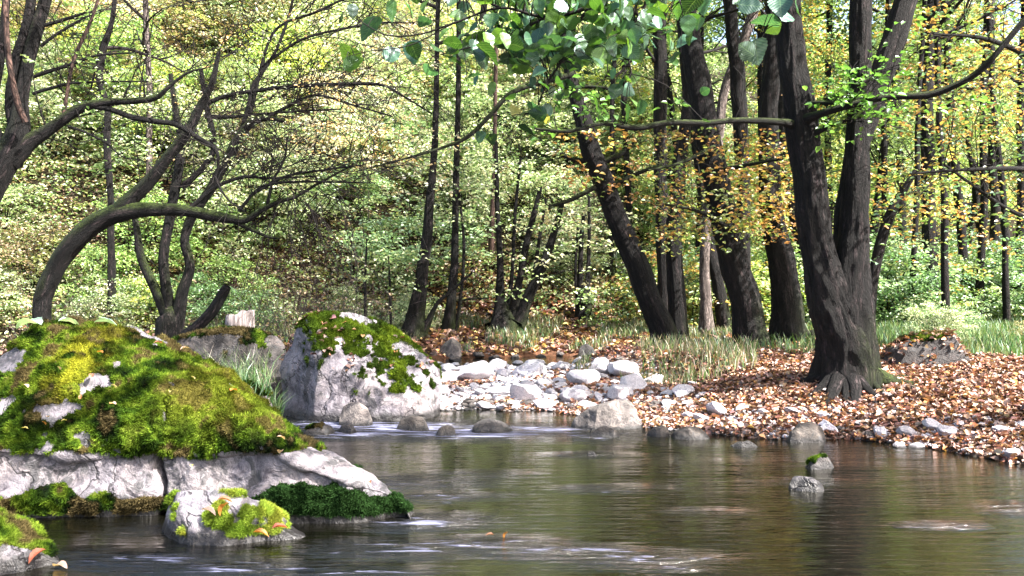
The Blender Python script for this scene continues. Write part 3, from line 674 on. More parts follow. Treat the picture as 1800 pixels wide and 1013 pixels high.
simple_tree('tilted_tree', 'thick dark trunk tilting left, third large trunk from the right', 12.5, [[(1326, 604, 66), (1316, 570, 60), (1298, 480, 58), (1276, 400, 56), (1258, 320, 54), (1245, 240, 52), (1230, 150, 48), (1212, 60, 42), (1203, -20, 38)]], leafcols=MIXR,
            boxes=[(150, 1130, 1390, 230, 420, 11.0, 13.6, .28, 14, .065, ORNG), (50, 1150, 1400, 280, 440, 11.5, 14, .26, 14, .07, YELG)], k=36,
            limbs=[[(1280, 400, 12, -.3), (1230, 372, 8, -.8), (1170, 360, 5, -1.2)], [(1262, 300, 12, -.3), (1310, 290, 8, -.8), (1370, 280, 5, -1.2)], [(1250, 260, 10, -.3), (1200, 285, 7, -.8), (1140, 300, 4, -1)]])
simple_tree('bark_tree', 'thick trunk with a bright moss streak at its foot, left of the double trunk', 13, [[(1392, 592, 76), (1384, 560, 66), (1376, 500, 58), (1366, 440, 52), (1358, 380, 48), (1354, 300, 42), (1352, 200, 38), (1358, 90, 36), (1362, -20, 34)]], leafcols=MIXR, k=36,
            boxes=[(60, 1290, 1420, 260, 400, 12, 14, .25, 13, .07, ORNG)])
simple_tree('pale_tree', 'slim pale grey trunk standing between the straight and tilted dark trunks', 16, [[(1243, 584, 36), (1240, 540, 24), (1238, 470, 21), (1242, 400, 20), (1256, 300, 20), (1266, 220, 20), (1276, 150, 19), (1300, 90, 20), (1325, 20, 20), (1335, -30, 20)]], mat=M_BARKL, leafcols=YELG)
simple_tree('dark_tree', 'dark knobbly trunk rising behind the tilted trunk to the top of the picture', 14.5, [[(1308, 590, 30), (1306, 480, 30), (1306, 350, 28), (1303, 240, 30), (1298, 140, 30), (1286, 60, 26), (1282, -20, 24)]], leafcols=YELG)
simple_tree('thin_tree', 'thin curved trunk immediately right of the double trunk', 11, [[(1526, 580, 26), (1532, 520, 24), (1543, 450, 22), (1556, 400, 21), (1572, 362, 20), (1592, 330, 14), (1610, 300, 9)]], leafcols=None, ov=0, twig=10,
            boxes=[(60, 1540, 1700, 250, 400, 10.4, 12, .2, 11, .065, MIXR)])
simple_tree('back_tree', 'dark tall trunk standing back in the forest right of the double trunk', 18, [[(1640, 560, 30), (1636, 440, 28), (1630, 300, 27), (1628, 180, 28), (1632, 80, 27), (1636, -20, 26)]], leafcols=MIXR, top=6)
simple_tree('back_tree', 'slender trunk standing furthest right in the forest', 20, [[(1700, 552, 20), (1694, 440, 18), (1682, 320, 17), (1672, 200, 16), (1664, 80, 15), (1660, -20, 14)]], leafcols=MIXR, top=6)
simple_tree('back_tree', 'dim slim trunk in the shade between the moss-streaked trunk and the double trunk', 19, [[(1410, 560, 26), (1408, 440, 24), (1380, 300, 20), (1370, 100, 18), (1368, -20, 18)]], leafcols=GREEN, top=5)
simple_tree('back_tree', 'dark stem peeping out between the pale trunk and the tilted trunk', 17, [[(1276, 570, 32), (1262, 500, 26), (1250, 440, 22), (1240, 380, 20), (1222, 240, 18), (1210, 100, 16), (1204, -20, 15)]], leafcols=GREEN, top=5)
for i, (px, d_, w_, ln) in enumerate(((1548, 19, 14, 8), (1585, 22, 18, -6), (1602, 17, 12, 14), (1662, 16, 15, -10), (1722, 19, 16, 8), (1748, 23, 20, -4), (1772, 17, 13, -22), (1790, 21, 18, 6), (1452, 21, 16, 4), (1345, 22, 16, -6), (1225, 22, 14, 5), (1105, 23, 14, -6), (1070, 21, 12, 8))):
    simple_tree('back_tree', f'thin dark trunk deep in the wood, number {i} of the slim ones' if False else f'thin dark trunk deep in the wood {"leaning right" if ln > 0 else "leaning left"}, {where_phrase((px-900)/F*d_, d_)}', d_, [[(px, 575, w_*1.25), (px+ln*.2, 480, w_), (px+ln*.5+3, 350, w_*.95), (px+ln-2, 200, w_*.85), (px+ln*1.4, 80, w_*.8), (px+ln*1.7, -20, w_*.75)]], leafcols=DEEPG, ov=20, k=9, twig=5, group='thin dark trunks deep in the wood')
# far-right foliage screen belongs to the trees it hangs from
T = Tree('overhanging_tree', 'leafy tree off to the right whose green and orange sprays fill the upper right corner', 1960, 11)
pp, rr = T.stem([(1960, 640, 60), (1945, 500, 52), (1930, 300, 46), (1900, 100, 40), (1880, -60, 34)], k=20, ground=True, topup=4)
for pts in ([(1930, 320, 20), (1860, 300, 14, -.4), (1780, 296, 10, -.8), (1680, 300, 7, -1), (1600, 306, 4, -1)], [(1915, 200, 18), (1840, 120, 13, -.4), (1740, 70, 9, -.8), (1640, 60, 5, -1)], [(1935, 420, 18), (1850, 400, 12, -.3), (1760, 360, 8, -.6), (1660, 290, 5, -.9)], [(1900, 80, 18), (1840, 20, 13, -.4), (1760, -20, 8, -.8)]):
    T.stem(pts, 'limb', M_BARKF, k=7, sub=5, rough=0.1, twigs=12, tl=0.9, tdep=1, trad=0.007)
T.sprays(box_centers(150, 1540, 1830, 0, 250, 9.4, 13), 0.24, 12, 0.062, MIXR); T.sprays(box_centers(80, 1560, 1830, 230, 460, 9.6, 13), 0.24, 12, 0.062, MIXR)
T.sprays(box_centers(40, 1570, 1800, 30, 230, 9.4, 12), 0.22, 12, 0.06, ORNG)
T.over_crown(pp, 3.0, 120, 34, 0.09, MIXR); T.finish()

# --- centre
simple_tree('forked_clump_tree', 'dark forked clump of slim stems fanning from one black stool above the white stones', 18, [
    [(890, 600, 70), (886, 570, 62), (880, 520, 20), (878, 450, 13), (874, 360, 10), (872, 250, 8)], [(902, 590, 46), (925, 530, 26), (945, 490, 20), (960, 450, 17), (975, 405, 14), (990, 350, 9)],
    [(896, 580, 30), (912, 500, 16), (925, 430, 14), (938, 380, 12), (950, 330, 9)], [(888, 580, 14), (900, 480, 8), (905, 380, 7), (915, 280, 5)], [(905, 575, 14), (935, 500, 9), (948, 420, 7), (960, 350, 5)]],
    leafcols=None, ov=0, k=14, twig=7, boxes=[(70, 820, 1020, 260, 400, 17, 19, .3, 16, .085, PALEG), (25, 880, 1060, 430, 540, 17, 18.5, .28, 14, .085, PALEG)])
simple_tree('slim_tree', 'slim upright trunk right of the middle boulder, orange lit at its foot', 18, [[(786, 598, 30), (792, 545, 22), (799, 450, 15), (801, 360, 14), (804, 250, 12), (806, 120, 10), (806, -20, 9)], [(800, 595, 10), (812, 500, 7), (815, 420, 6), (806, 330, 5)]],
    leafcols=PALEG, ov=60, k=12, twig=8, limbs=[[(793, 530, 6), (830, 526, 5), (860, 524, 3)]], boxes=[(30, 740, 860, 240, 400, 17, 19, .25, 12, .08, PALEG)])
simple_tree('slim_tree', 'dark slim trunk with a thick black foot just above the middle boulder', 17, [[(724, 586, 56), (732, 545, 34), (742, 490, 26), (750, 420, 22), (756, 360, 18), (762, 280, 14), (766, 200, 12), (768, 100, 10), (770, -20, 9)], [(736, 575, 20), (765, 540, 9), (790, 515, 6), (830, 480, 4)]],
    leafcols=PALEG, ov=60, k=12, twig=8, boxes=[(30, 690, 800, 220, 340, 16, 18, .25, 12, .08, CREAM)])
simple_tree('stump_tree', 'black mossy stump with thin pale shoots between the forked clump and the leaning trunk', 19, [[(1026, 598, 44), (1026, 560, 36), (1025, 525, 30), (1020, 500, 12), (1022, 420, 10), (1026, 380, 7)], [(1030, 545, 16), (1034, 470, 9), (1036, 400, 7), (1035, 330, 5)], [(1020, 545, 12), (1012, 480, 6), (1016, 400, 5)]],
    leafcols=None, ov=0, k=12, twig=5, boxes=[(30, 980, 1100, 360, 440, 18, 20, .28, 14, .085, PALEG), (24, 1020, 1110, 500, 570, 18, 19, .25, 14, .08, GREEN)])
for (px, d, pts, lab) in ((643, 16.5, [(643, 575, 7), (642, 500, 6), (645, 420, 4)], 'young sapling with a flat pale leaf crown above the middle boulder, left of its pair'), (688, 16.5, [(688, 570, 6), (685, 500, 5), (683, 450, 3)], 'young sapling above the middle boulder, right one of the pair and shorter')):
    simple_tree('sapling', lab, d, [pts], k=6, leafcols=None, ov=0, mat=M_BARKF, boxes=[(14, px-50, px+50, pts[-1][1]-12, pts[-1][1]+8, d-.5, d+.6, .22, 16, .08, BLUEG), (12, px-50, px+55, pts[-1][1]+30, pts[-1][1]+60, d-.5, d+.6, .22, 14, .08, PALEG)])
simple_tree('slim_tree', 'reddish slim trunk deep in the shade behind the forked clump', 21, [[(862, 560, 14), (862, 470, 12), (866, 360, 10), (870, 240, 9), (872, 100, 8), (874, -20, 8)]], mat=M_RED, k=8, leafcols=PALEG, ov=50)

# --- left: arching mossy tree
T = Tree('arching_tree', 'dark mossy trunk arching to the right over the left bank', 72, 11)
T.stem([(72, 620, 40), (76, 560, 34), (84, 505, 35), (104, 460, 38), (140, 420, 40), (175, 392, 40), (212, 374, 38), (260, 368, 29), (320, 368, 24), (375, 378, 23), (410, 384, 18), (436, 386, 14), (462, 370, 11), (490, 356, 9), (520, 346, 8), (560, 322, 6, .1), (620, 290, 4, .2)], k=22, sub=8, rough=0.14, ground=True, mossall=True)
T.stem([(405, 384, 12), (440, 402, 9), (470, 416, 6), (492, 420, 4)], 'limb', M_BARKF, k=8, twigs=4, tl=.4, mossall=True)
T.stem([(205, 378, 36), (235, 345, 32), (262, 315, 27), (290, 280, 24), (320, 240, 22), (345, 195, 18), (370, 150, 13), (385, 90, 8)], 'limb', M_BARK, k=14, sub=6, rough=0.12, twigs=8, tl=1.0, mossall=True)
T.stem([(470, 366, 8), (480, 320, 6), (500, 280, 5), (505, 240, 3)], 'limb', M_BARKF, k=6, twigs=6, tl=.6)
for pts in ([(420, 372, 8), (460, 330, 6), (520, 320, 5), (600, 320, 4), (660, 322, 2)], [(440, 345, 6), (500, 312, 6), (560, 300, 4), (640, 290, 3)], [(330, 368, 10), (380, 330, 8), (430, 312, 7), (470, 314, 5), (550, 310, 3)]):
    pp, rr = T.stem(pts, 'limb', M_BARKF, k=6, twigs=24, tl=1.2, sag=0.25, tdep=1, trad=0.006)
for j in range(26):                                            # hanging bare twigs
    q = P(480+rng.random()*120, 330+rng.random()*30, 10.8+rng.random()*0.4); tp = []
    grow(q, (0.5*rng.normal(), 0.3*rng.normal(), -0.6), 0.6+0.7*rng.random(), 0.007, 1, T.twigs, tp, 0.3, 3, 0.35, 0, 0.004, 3)
T.finish()
# crooked three-stemmed tree
T = Tree('crooked_clump_tree', 'three crooked mossy stems rising from one dark stool behind the big boulder', 295, 13)
T.stem([(296, 604, 64), (294, 570, 52), (286, 545, 28), (268, 500, 19), (250, 455, 16), (238, 400, 13), (230, 360, 10)], k=14, sub=7, rough=.14, ground=True, mossall=True)
T.stem([(298, 580, 34), (292, 530, 22), (285, 460, 21), (291, 410, 20), (302, 360, 20), (314, 300, 19), (318, 250, 16), (310, 200, 12), (300, 130, 8)], k=14, sub=7, rough=.14, twigs=8, tl=.9, mossall=True)
T.stem([(306, 580, 34), (318, 515, 24), (332, 470, 20), (324, 420, 18), (345, 370, 22), (368, 335, 20), (400, 275, 21), (415, 245, 20), (440, 216, 18), (468, 206, 14), (500, 212, 8)], k=14, sub=7, rough=.14, twigs=8, tl=1.0, mossall=True)
T.stem([(420, 240, 12), (436, 190, 10), (445, 150, 9), (470, 115, 8), (490, 80, 7), (505, 40, 6), (520, -20, 5)], 'limb', M_BARKF, k=8, twigs=12, tl=1.1, trad=.009)
T.stem([(320, 330, 14), (352, 300, 12), (372, 270, 12), (372, 235, 14), (360, 180, 12), (352, 120, 9)], 'limb', M_BARK, k=10, twigs=8, tl=1.0)
for pts in ([(345, 190, 12), (400, 168, 9), (450, 160, 9), (500, 154, 8), (560, 150, 8), (610, 147, 7), (670, 150, 6), (710, 170, 4), (760, 200, 3)], [(360, 205, 10), (400, 206, 8), (460, 200, 5), (540, 195, 4), (600, 192, 3)], [(470, 206, 8), (520, 180, 6), (560, 168, 5), (620, 185, 4), (690, 205, 3)],
            [(440, 200, 8), (480, 60, 6), (560, 20, 6), (640, -20, 5)], [(460, 118, 6), (530, 70, 6), (600, 52, 5), (680, 40, 4), (760, 45, 2)]):
    T.stem(pts, 'limb', M_BARKF, k=6, twigs=20, tl=1.4, sag=.28, tdep=1, trad=.009)
T.sprays(box_centers(80, 300, 780, 0, 260, 12.2, 14.5), .24, 12, .05, CREAM+[(.66,.40,.16)], droop=.6); T.sprays(box_centers(22, 250, 470, 200, 300, 12, 13), .2, 12, .06, PALEG); T.finish()
# big tree at the left edge
T = Tree('edge_tree', 'large dark tree at the left edge whose long mossy branch bends over to the right', -60, 7.5)
pp, rr = T.stem([(-70, 640, 80), (-62, 500, 66), (-40, 400, 58), (-10, 330, 54), (20, 275, 52), (36, 240, 46), (40, 180, 26), (50, 120, 23), (66, 50, 24), (80, -20, 24)], k=40, sub=10, rough=.15, ground=True, topup=3, mossall=True)
T.stem([(20, 285, 44), (50, 255, 34), (80, 235, 26), (110, 212, 23), (140, 190, 21), (170, 182, 18), (200, 178, 15), (240, 178, 12), (275, 172, 10), (300, 150, 7), (330, 128, 5), (360, 120, 3)], 'limb', M_BARK, k=18, sub=8, rough=.14, twigs=10, tl=.6, mossall=True, trad=.009)
T.stem([(150, 186, 12), (190, 190, 12), (230, 205, 12), (270, 214, 12), (310, 220, 11), (345, 240, 10), (378, 262, 9), (384, 290, 6), (380, 315, 5), (400, 350, 4), (430, 372, 3)], 'limb', M_BARKF, k=10, sub=7, rough=.14, twigs=12, tl=.5, trad=.005)
T.stem([(34, 250, 26), (20, 180, 20), (30, 110, 20), (48, 40, 20), (54, -20, 20)], 'limb', M_BARK, k=16, twigs=6, tl=.7, topup=2)
T.stem([(44, 215, 13, -.2), (30, 180, 13, -.25), (18, 120, 12, -.3), (12, 60, 12, -.3), (10, -20, 12, -.3)], 'limb', M_RED, k=12, rough=.06)
T.stem([(10, 270, 20), (-10, 200, 18), (0, 100, 16), (10, 0, 14), (12, -30, 14)], 'limb', M_BARK, k=12)
T.stem([(112, 205, 9), (118, 165, 7), (126, 120, 8), (140, 80, 8), (158, 40, 7), (176, -10, 6)], 'limb', M_RED, k=8, rough=.08, twigs=4, tl=.4, trad=.005)
for pts in ([(60, 135, 9), (90, 125, 8), (130, 112, 7), (170, 98, 5), (235, 93, 3)], [(58, 165, 8), (110, 150, 7), (150, 145, 5), (260, 143, 3)], [(75, 45, 9), (110, 35, 7), (150, 22, 5)], [(72, 82, 8), (100, 60, 7), (150, 30, 4)], [(120, 222, 6), (150, 232, 5), (185, 250, 4), (215, 275, 3), (250, 282, 2)]):
    T.stem(pts, 'limb', M_BARKF, k=6, twigs=8, tl=.6, trad=.005)
T.sprays(box_centers(14, 20, 260, 60, 300, 7, 8.5), .14, 7, .05, GREEN)
T.over_crown(pp, 2.0, 60, 30, .08, GREEN); T.finish()
simple_tree('slim_tree', 'slim crooked trunk between the left edge tree and the arching trunk', 16, [[(196, 560, 18), (196, 440, 15), (194, 330, 13), (189, 260, 14), (188, 190, 12), (176, 140, 14), (182, 90, 13), (196, 40, 10), (204, -20, 9)]], leafcols=YELG, ov=50, k=12, twig=10, boxes=[(20, 150, 280, 60, 300, 15, 17, .25, 12, .07, PALEG)])
simple_tree('slim_tree', 'pale thin trunk high behind the long mossy branch', 19, [[(262, 560, 14), (262, 400, 13), (262, 250, 12), (262, 150, 12), (258, 60, 12), (256, -20, 11)]], mat=M_BARKL, leafcols=CREAM, ov=50, k=10, twig=6)

# ------------------------------------------------------------------ rocks
def moss_part(parent, base, v, f, mask, cols, n=30000, blade=0.022, width=0.006, lift=0.018, lump=0.02, name='moss', colfn=None):
    me_n = np.zeros_like(v); a = v[f[:, 0]]; b = v[f[:, 1]]; c_ = v[f[:, 2]]; fn = np.cross(b-a, c_-a)
    for k in range(f.shape[1]): np.add.at(me_n, f[:, k], fn)
    vn = unit(me_n); keep = np.any(mask[f] > 0.5, 1) if f.shape[1] else None
    ff = f[keep]
    if len(ff) == 0: return
    h = lift+lump*(fbm(v*9, 3, 61)*0.6+0.4*fbm(v*28, 2, 71)); h = np.where(mask > 0.5, np.maximum(h, 0.004), -0.01)
    v2 = v+vn*h[:, None]; used = np.unique(ff); mp_ = -np.ones(len(v), int); mp_[used] = np.arange(len(used))
    sv = v2[used]; sf = mp_[ff]; sc_ = colfn(sv, cols)*0.55
    # blades
    A, B, C_, D = (v2[ff[:, i]] for i in (0, 1, 2, min(3, ff.shape[1]-1)))
    ar = np.linalg.norm(np.cross(C_-A, D-B), axis=1); pr = ar/ar.sum(); k = rng.choice(len(ff), n, p=pr); s_ = rng.random((n, 1)); t_ = rng.random((n, 1))
    q = (A[k]*(1-s_)+B[k]*s_)*(1-t_)+(D[k]*(1-s_)+C_[k]*s_)*t_
    nn = unit(vn[ff[k, 0]]+0.75*rng.normal(size=(n, 3))+np.array([0, 0, -0.05]))
    sd_ = unit(np.cross(nn, rng.normal(size=(n, 3)))); L = blade*(0.5+rng.random((n, 1))); W_ = width*(0.6+0.8*rng.random((n, 1)))
    bv = np.stack([q-sd_*W_/2, q+sd_*W_/2, q+nn*L], 1).reshape(-1, 3); bf = np.arange(n*3).reshape(-1, 3)+len(sv)
    bc = colfn(q, cols)*(0.55+0.9*rng.random((n, 1))); bc = np.repeat(bc, 3, 0)
    V = np.concatenate([sv, bv])-base; C2 = np.concatenate([sc_, bc])
    return mk_obj(name, mk_mesh(name, V, [sf, bf], M_MOSS, col=np.clip(C2, 0.004, .8)), parent)
def mosscol(p, cols):
    cols = np.array(cols); a = np.clip(fbm(p*3.4, 4, 81, .65)*0.85+0.42, 0, 0.999)*(len(cols)-1); i = a.astype(int); t = (a-i)[:, None]
    c = cols[i]*(1-t)+cols[np.minimum(i+1, len(cols)-1)]*t
    return c*(1+0.35*fbm(p*14, 2, 91))[:, None]
MC = [(0.07, 0.055, 0.025), (0.006, 0.010, 0.003), (0.014, 0.028, 0.005), (0.035, 0.07, 0.008), (0.08, 0.13, 0.012), (0.12, 0.17, 0.02), (0.09, 0.07, 0.03)]
def stray_leaves(parent_label_list): pass

def superrock(prof, d, depth, base_py=None, a=0.8, b=0.75, nx=90, nt=60, amp=0.10, freq=3.0, cuts=8, seed=1, zbot=-0.2, ridge=0.0, end=2.6):
    """rock grown from its outline: prof = (px, py) of the top, d = distance of its waterline"""
    yc = d+depth; pr = np.array(prof, float); xs = (pr[:, 0]-900)/F*yc*(1-0.35*depth/yc); zt = CAMH-(pr[:, 1]-HZ)/F*yc
    o = np.argsort(xs); xs, zt = xs[o], zt[o]
    u = np.linspace(0, 1, nx); u = 0.5-0.5*np.cos(u*np.pi); x = xs[0]+(xs[-1]-xs[0])*u
    z = np.interp(x, xs, zt); uu = 2*u-1; D = depth*np.clip(1-np.abs(uu)**end, 0, 1)**0.5; D = np.maximum(D, 0.002)
    th = np.linspace(0, np.pi, nt)
    ca = np.sign(np.cos(th))*np.abs(np.cos(th))**a; sa = np.sin(th)**b
    Xg = np.repeat(x[None], nt, 0); Yg = yc-D[None]*ca[:, None]; Zg = zbot+(z[None]-zbot)*sa[:, None]
    v = np.stack([Xg, Yg, Zg], -1).reshape(-1, 3); f = grid_faces(nx, nt)
    cen = np.array([x.mean(), yc, zt.max()*0.35]); size = 0.5*(xs[-1]-xs[0])
    r2 = np.random.default_rng(seed)
    ell = np.array([size, depth, max(zt.max()-zbot, .05)])
    for k in range(cuts):
        nrm = r2.normal(size=3)*np.array([1, 1, 0.8])+np.array([0, -0.3, 0.3]); nrm[2] = abs(nrm[2]); nrm = unit(nrm); q = (v-cen)/ell; dd = q@nrm; lim = np.quantile(dd, 0.74+0.2*r2.random())
        ex = np.maximum(0, dd-lim); v = v-(ex[:, None]*nrm)*ell*0.9
    dirn = unit((v-cen)/ell**1.5)
    n_ = fbm(v*freq/size*0.5, 5, seed+3, 0.55); rg = 1-2*np.abs(fbm(v*freq/size*0.35+9, 3, seed+8))
    v = v+dirn*(size*amp*(0.7*n_+ridge*rg))[:, None]*sstep(0, 0.15, sa)[:, None].repeat(nx, 1).reshape(-1, 1)**0.5
    g3 = v.reshape(nt, nx, 3); pyv = HZ-F*(g3[..., 2]-CAMH)/g3[..., 1]; top = g3[..., 2].max(0); tgt = z
    rat = np.clip((tgt-zbot)/np.maximum(top-zbot, 1e-3), 0.5, 2.5); rat = 1+(rat-1)*0.95
    gx = g3[..., 0]; lo, hi = gx.min(), gx.max(); g3[..., 0] = xs[0]+(gx-lo)/(hi-lo)*(xs[-1]-xs[0])
    g3[..., 2] = zbot+(g3[..., 2]-zbot)*rat[None]; v = g3.reshape(-1, 3)
    return v, f
def vnormals(v, f):
    n_ = np.zeros_like(v); fn = np.cross(v[f[:, 1]]-v[f[:, 0]], v[f[:, 2]]-v[f[:, 0]])
    for k in range(f.shape[1]): np.add.at(n_, f[:, k], fn)
    return unit(n_)
def rock_thing(name, label, prof, d, depth, mat=M_ROCK, moss=None, cat='rock', group=None, leaves=0, **kw):
    v, f = superrock(prof, d, depth, **kw); base = np.array([v[:, 0].mean(), d+depth, 0.0])
    R = thing(name, label, cat, tuple(base), group)
    mk_obj('stone', mk_mesh('stone', v-base, f, mat, smooth=True), R)
    if moss is not None:
        vn = vnormals(v, f); mk = moss['fn'](v, vn)
        moss_part(R, base, v, f, mk, moss.get('cols', MC), moss.get('n', 8000), moss.get('blade', .02), moss.get('width', .006), moss.get('lift', .012), moss.get('lump', .014), colfn=mosscol)
    return R, v, f

# --- the big boulder in the left foreground
def big_boulder():
    d0 = 5.28; nx, nt = 620, 300
    prof = np.array([(-330, 760), (-200, 700), (-60, 680), (0, 655), (25, 628), (50, 592), (75, 574), (110, 569), (160, 569), (205, 577), (250, 592), (300, 610), (340, 628), (375, 642), (400, 655), (418, 680), (440, 705), (470, 728), (500, 752), (530, 775), (560, 790), (600, 808), (640, 832), (668, 848), (690, 868), (712, 892), (724, 918)], float)
    x_front = lambda px: (px-900)/F*d0
    xs = x_front(prof[:, 0]); x = np.linspace(xs[0], xs[-1], nx)
    tpx = np.interp(x, xs, prof[:, 0]); tpy = np.interp(x, xs, prof[:, 1])
    # ridge lies further back where the boulder is high
    hgt = sstep(915, 570, tpy); yr = d0+0.04+1.15*hgt
    ztop = CAMH-(tpy-HZ)/F*yr
    xr = (tpx-900)/F*yr                                        # outline seen along the ridge
    end = np.clip((x[-1]-x)/0.5, 0, 1)
    yf = d0+0.10*np.sin(x*2.1)*end+0.14*(1-end)**2
    lip = np.minimum(0.40+0.03*np.sin(x*3)+0.03*vnoise(np.stack([x*4, 0*x, 0*x], -1), 2), ztop*0.80)
    lip = np.where(x > x_front(330), np.minimum(lip, 0.42-0.32*sstep(x_front(560), x_front(722), x)), lip)
    v = np.zeros((nt, nx, 3)); s = np.linspace(0, 1, nt)
    for j, t in enumerate(s):
        if t < 0.32:                                           # submerged foot and pale front wall
            q = t/0.32; z = -0.25+(lip+0.25)*q; y = yf+0.05*q-0.06*np.exp(-((z-0.14)/0.07)**2)*0.5+0.05*np.clip(q-0.8, 0, 1)*2
            xx = x
        elif t < 0.80:                                         # domed mossy face up to the ridge
            q = (t-0.32)/0.48; ang = q*np.pi/2; z = lip+(ztop-lip)*np.sin(ang)**0.92; y = yf+0.05+(yr-yf-0.05)*(1-np.cos(ang))**0.9-0.035*np.sin(min(q*6, 1)*np.pi/2)*np.exp(-q*5)
            xx = x*(1-q**1.5)+xr*q**1.5
        else:
            q = (t-0.80)/0.20; ang = q*np.pi/2; z = ztop*(np.cos(ang))-0.25*q; y = yr+(0.9*hgt+0.15)*np.sin(ang); xx = xr
        v[j, :, 0] = xx; v[j, :, 1] = y; v[j, :, 2] = z
    vv = v.reshape(-1, 3); f = grid_faces(nx, nt)
    n_ = vnormals(vv, f)
    if n_[nt//2*nx+nx//2][1] > 0: f = f[:, ::-1]; n_ = -n_
    wall = sstep(0.5, 0.42, vv[:, 2])
    big = fbm(vv*1.3, 3, 5)*0.06; mid = fbm(vv*5, 4, 6)*0.022; fine = fbm(vv*22, 4, 7)*0.006
    rg = (1-2*np.abs(vnoise(vv*np.array([2.5, 2.5, 4]), 12)))*0.018
    disp = big*(1-0.7*wall)+mid+fine+rg
    cr = (268-900)/F*d0+0.02*np.sin(vv[:, 2]*14)+0.012*vnoise(vv*9, 4)
    crack = np.exp(-((vv[:, 0]-cr)/0.017)**2)*(vv[:, 2] < 0.75)*(vv[:, 1] < 5.9)
    cr2 = np.exp(-((vv[:, 0]-cr-0.03)/0.10)**2)*(vv[:, 2] < 0.6)*0.02
    disp = disp-0.12*crack-cr2
    vv = vv+n_*disp[:, None]
    pxv = 900+F*vv[:, 0]/np.maximum(vv[:, 1], 1); n_ = vnormals(vv, f)
    base = np.array([x.mean(), d0+.6, 0.0])
    R = thing('mossy_boulder', 'huge boulder at the left edge, green moss over a pale cracked base', 'boulder', tuple(base))
    mk_obj('stone', mk_mesh('stone', vv-base, f, M_ROCK, smooth=True), R)
    nz_ = fbm(vv*3.2, 4, 31); nzb = fbm(vv*7.5, 3, 37)
    lipv = np.tile(lip, nt)
    pyb = HZ+F*(CAMH-vv[:, 2])/np.maximum(vv[:, 1], 1)
    cap = (vv[:, 2] > lipv+0.05*nz_-0.02)&(vv[:, 0] < x_front(545)+0.1*nz_)&((pyb < 796+14*nzb)|(vv[:, 1] > 6))
    bare = (nzb+0.35*nz_ > 0.68) | ((vv[:, 1] > 6.25)&(nz_ > -0.1)) | ((vv[:, 0] < x_front(-60)+.15*nz_)&(vv[:, 2] > 0.85)&(nz_ > .1))
    strip_t = np.interp(vv[:, 0], [x_front(p_) for p_ in (-200, 0, 80, 180, 250, 300, 430, 480, 520, 580, 620, 690, 724)], [.13, .13, .20, .14, .13, .10, .12, .20, .23, .25, .19, .15, .07])
    strip = (vv[:, 2] > 0.035+0.02*nz_)&(vv[:, 2] < strip_t+0.035*nzb)&(vv[:, 1] < 5.7)
    mask = ((cap & ~bare) | (strip & (nz_ > -0.75))).astype(float)
    yel = P(158, 630, 5.9); yel2 = P(390, 650, 6.0)
    def cf(p, cols):
        c = mosscol(p, cols); k = (np.exp(-(((p[:, 0]-yel[0])/0.14)**2+((p[:, 2]-yel[2])/0.20)**2))*np.clip(.75+1.3*fbm(p*11, 3, 3), 0, 1))[:, None]; c = c*(1-k)+np.array([0.34, 0.34, 0.03])*k
        k = (sstep(-0.35, -0.05, (p[:, 0]-yel2[0]))*sstep(.45, .75, p[:, 2])*0.35)[:, None]; c = c*(1-k)+np.array([0.22, 0.22, 0.025])*k
        k = (sstep(0.38, 0.30, p[:, 2])*sstep(-1.9, -1.5, p[:, 0]))[:, None]; c = c*(1-k)+np.array([0.018, 0.042, 0.012])*k*(0.5+1.0*rng.random((len(p), 1)))
        return c
    moss_part(R, base, vv, f, mask, MC, 230000, 0.020, 0.006, 0.012, 0.045, colfn=cf)
    return vv, f, n_
BB, BF, BN = big_boulder()

def mask_top(th, seed, lo=0.3, freq=3.0, zmin=0.1):
    return lambda v, vn: ((vn[:, 2]+0.55*fbm(v*freq, 4, seed) > th)&(v[:, 2] > zmin)).astype(float)
R2, v2_, f2_ = rock_thing('mossy_boulder', 'large whitish boulder in mid river with dark moss patches and dead leaves on top', [(484, 670), (490, 625), (500, 592), (514, 568), (534, 552), (560, 547), (600, 549), (650, 562), (690, 585), (725, 612), (750, 632), (765, 650), (774, 680), (778, 705)], 8.95, 0.62,
    nx=240, nt=150, amp=0.09, freq=3.4, cuts=5, seed=16, a=0.62, b=0.62, ridge=0.45, moss=dict(fn=lambda v, vn: ((vn[:, 2]*0.8+0.75*fbm(v*3.3, 5, 77, .7)+.25*sstep(.6, 1.0, v[:, 2]) > 0.66)&(v[:, 2] > .3)).astype(float), n=45000, blade=.025, width=.009, lift=.012, lump=.02, cols=[(0.03, 0.05, 0.01), (0.05, 0.085, 0.01), (0.09, 0.13, 0.012)]), end=3.5)
rock_thing('mossy_rock', 'low mossy rock with bare white knobs in front of the huge boulder', [(246, 905), (256, 882), (275, 868), (310, 862), (370, 860), (420, 866), (455, 880), (480, 905), (505, 925), (535, 940), (545, 950)], 4.72, 0.26,
    nx=200, nt=120, amp=0.10, freq=4.0, cuts=12, seed=9, a=0.7, b=0.6, ridge=0.3, zbot=-0.25, moss=dict(fn=lambda v, vn: ((0.75*sstep(-1.85, -1.55, v[:, 0]-0.0)+vn[:, 2]*0.4+0.9*fbm(v*6, 3, 5) > 0.80)&(v[:, 2] > .05)).astype(float), n=42000, blade=.02, width=.005, lift=.008, lump=.010, cols=[(0.05, 0.10, 0.012), (0.12, 0.19, 0.02), (0.22, 0.30, 0.04), (0.20, 0.22, 0.03)]))
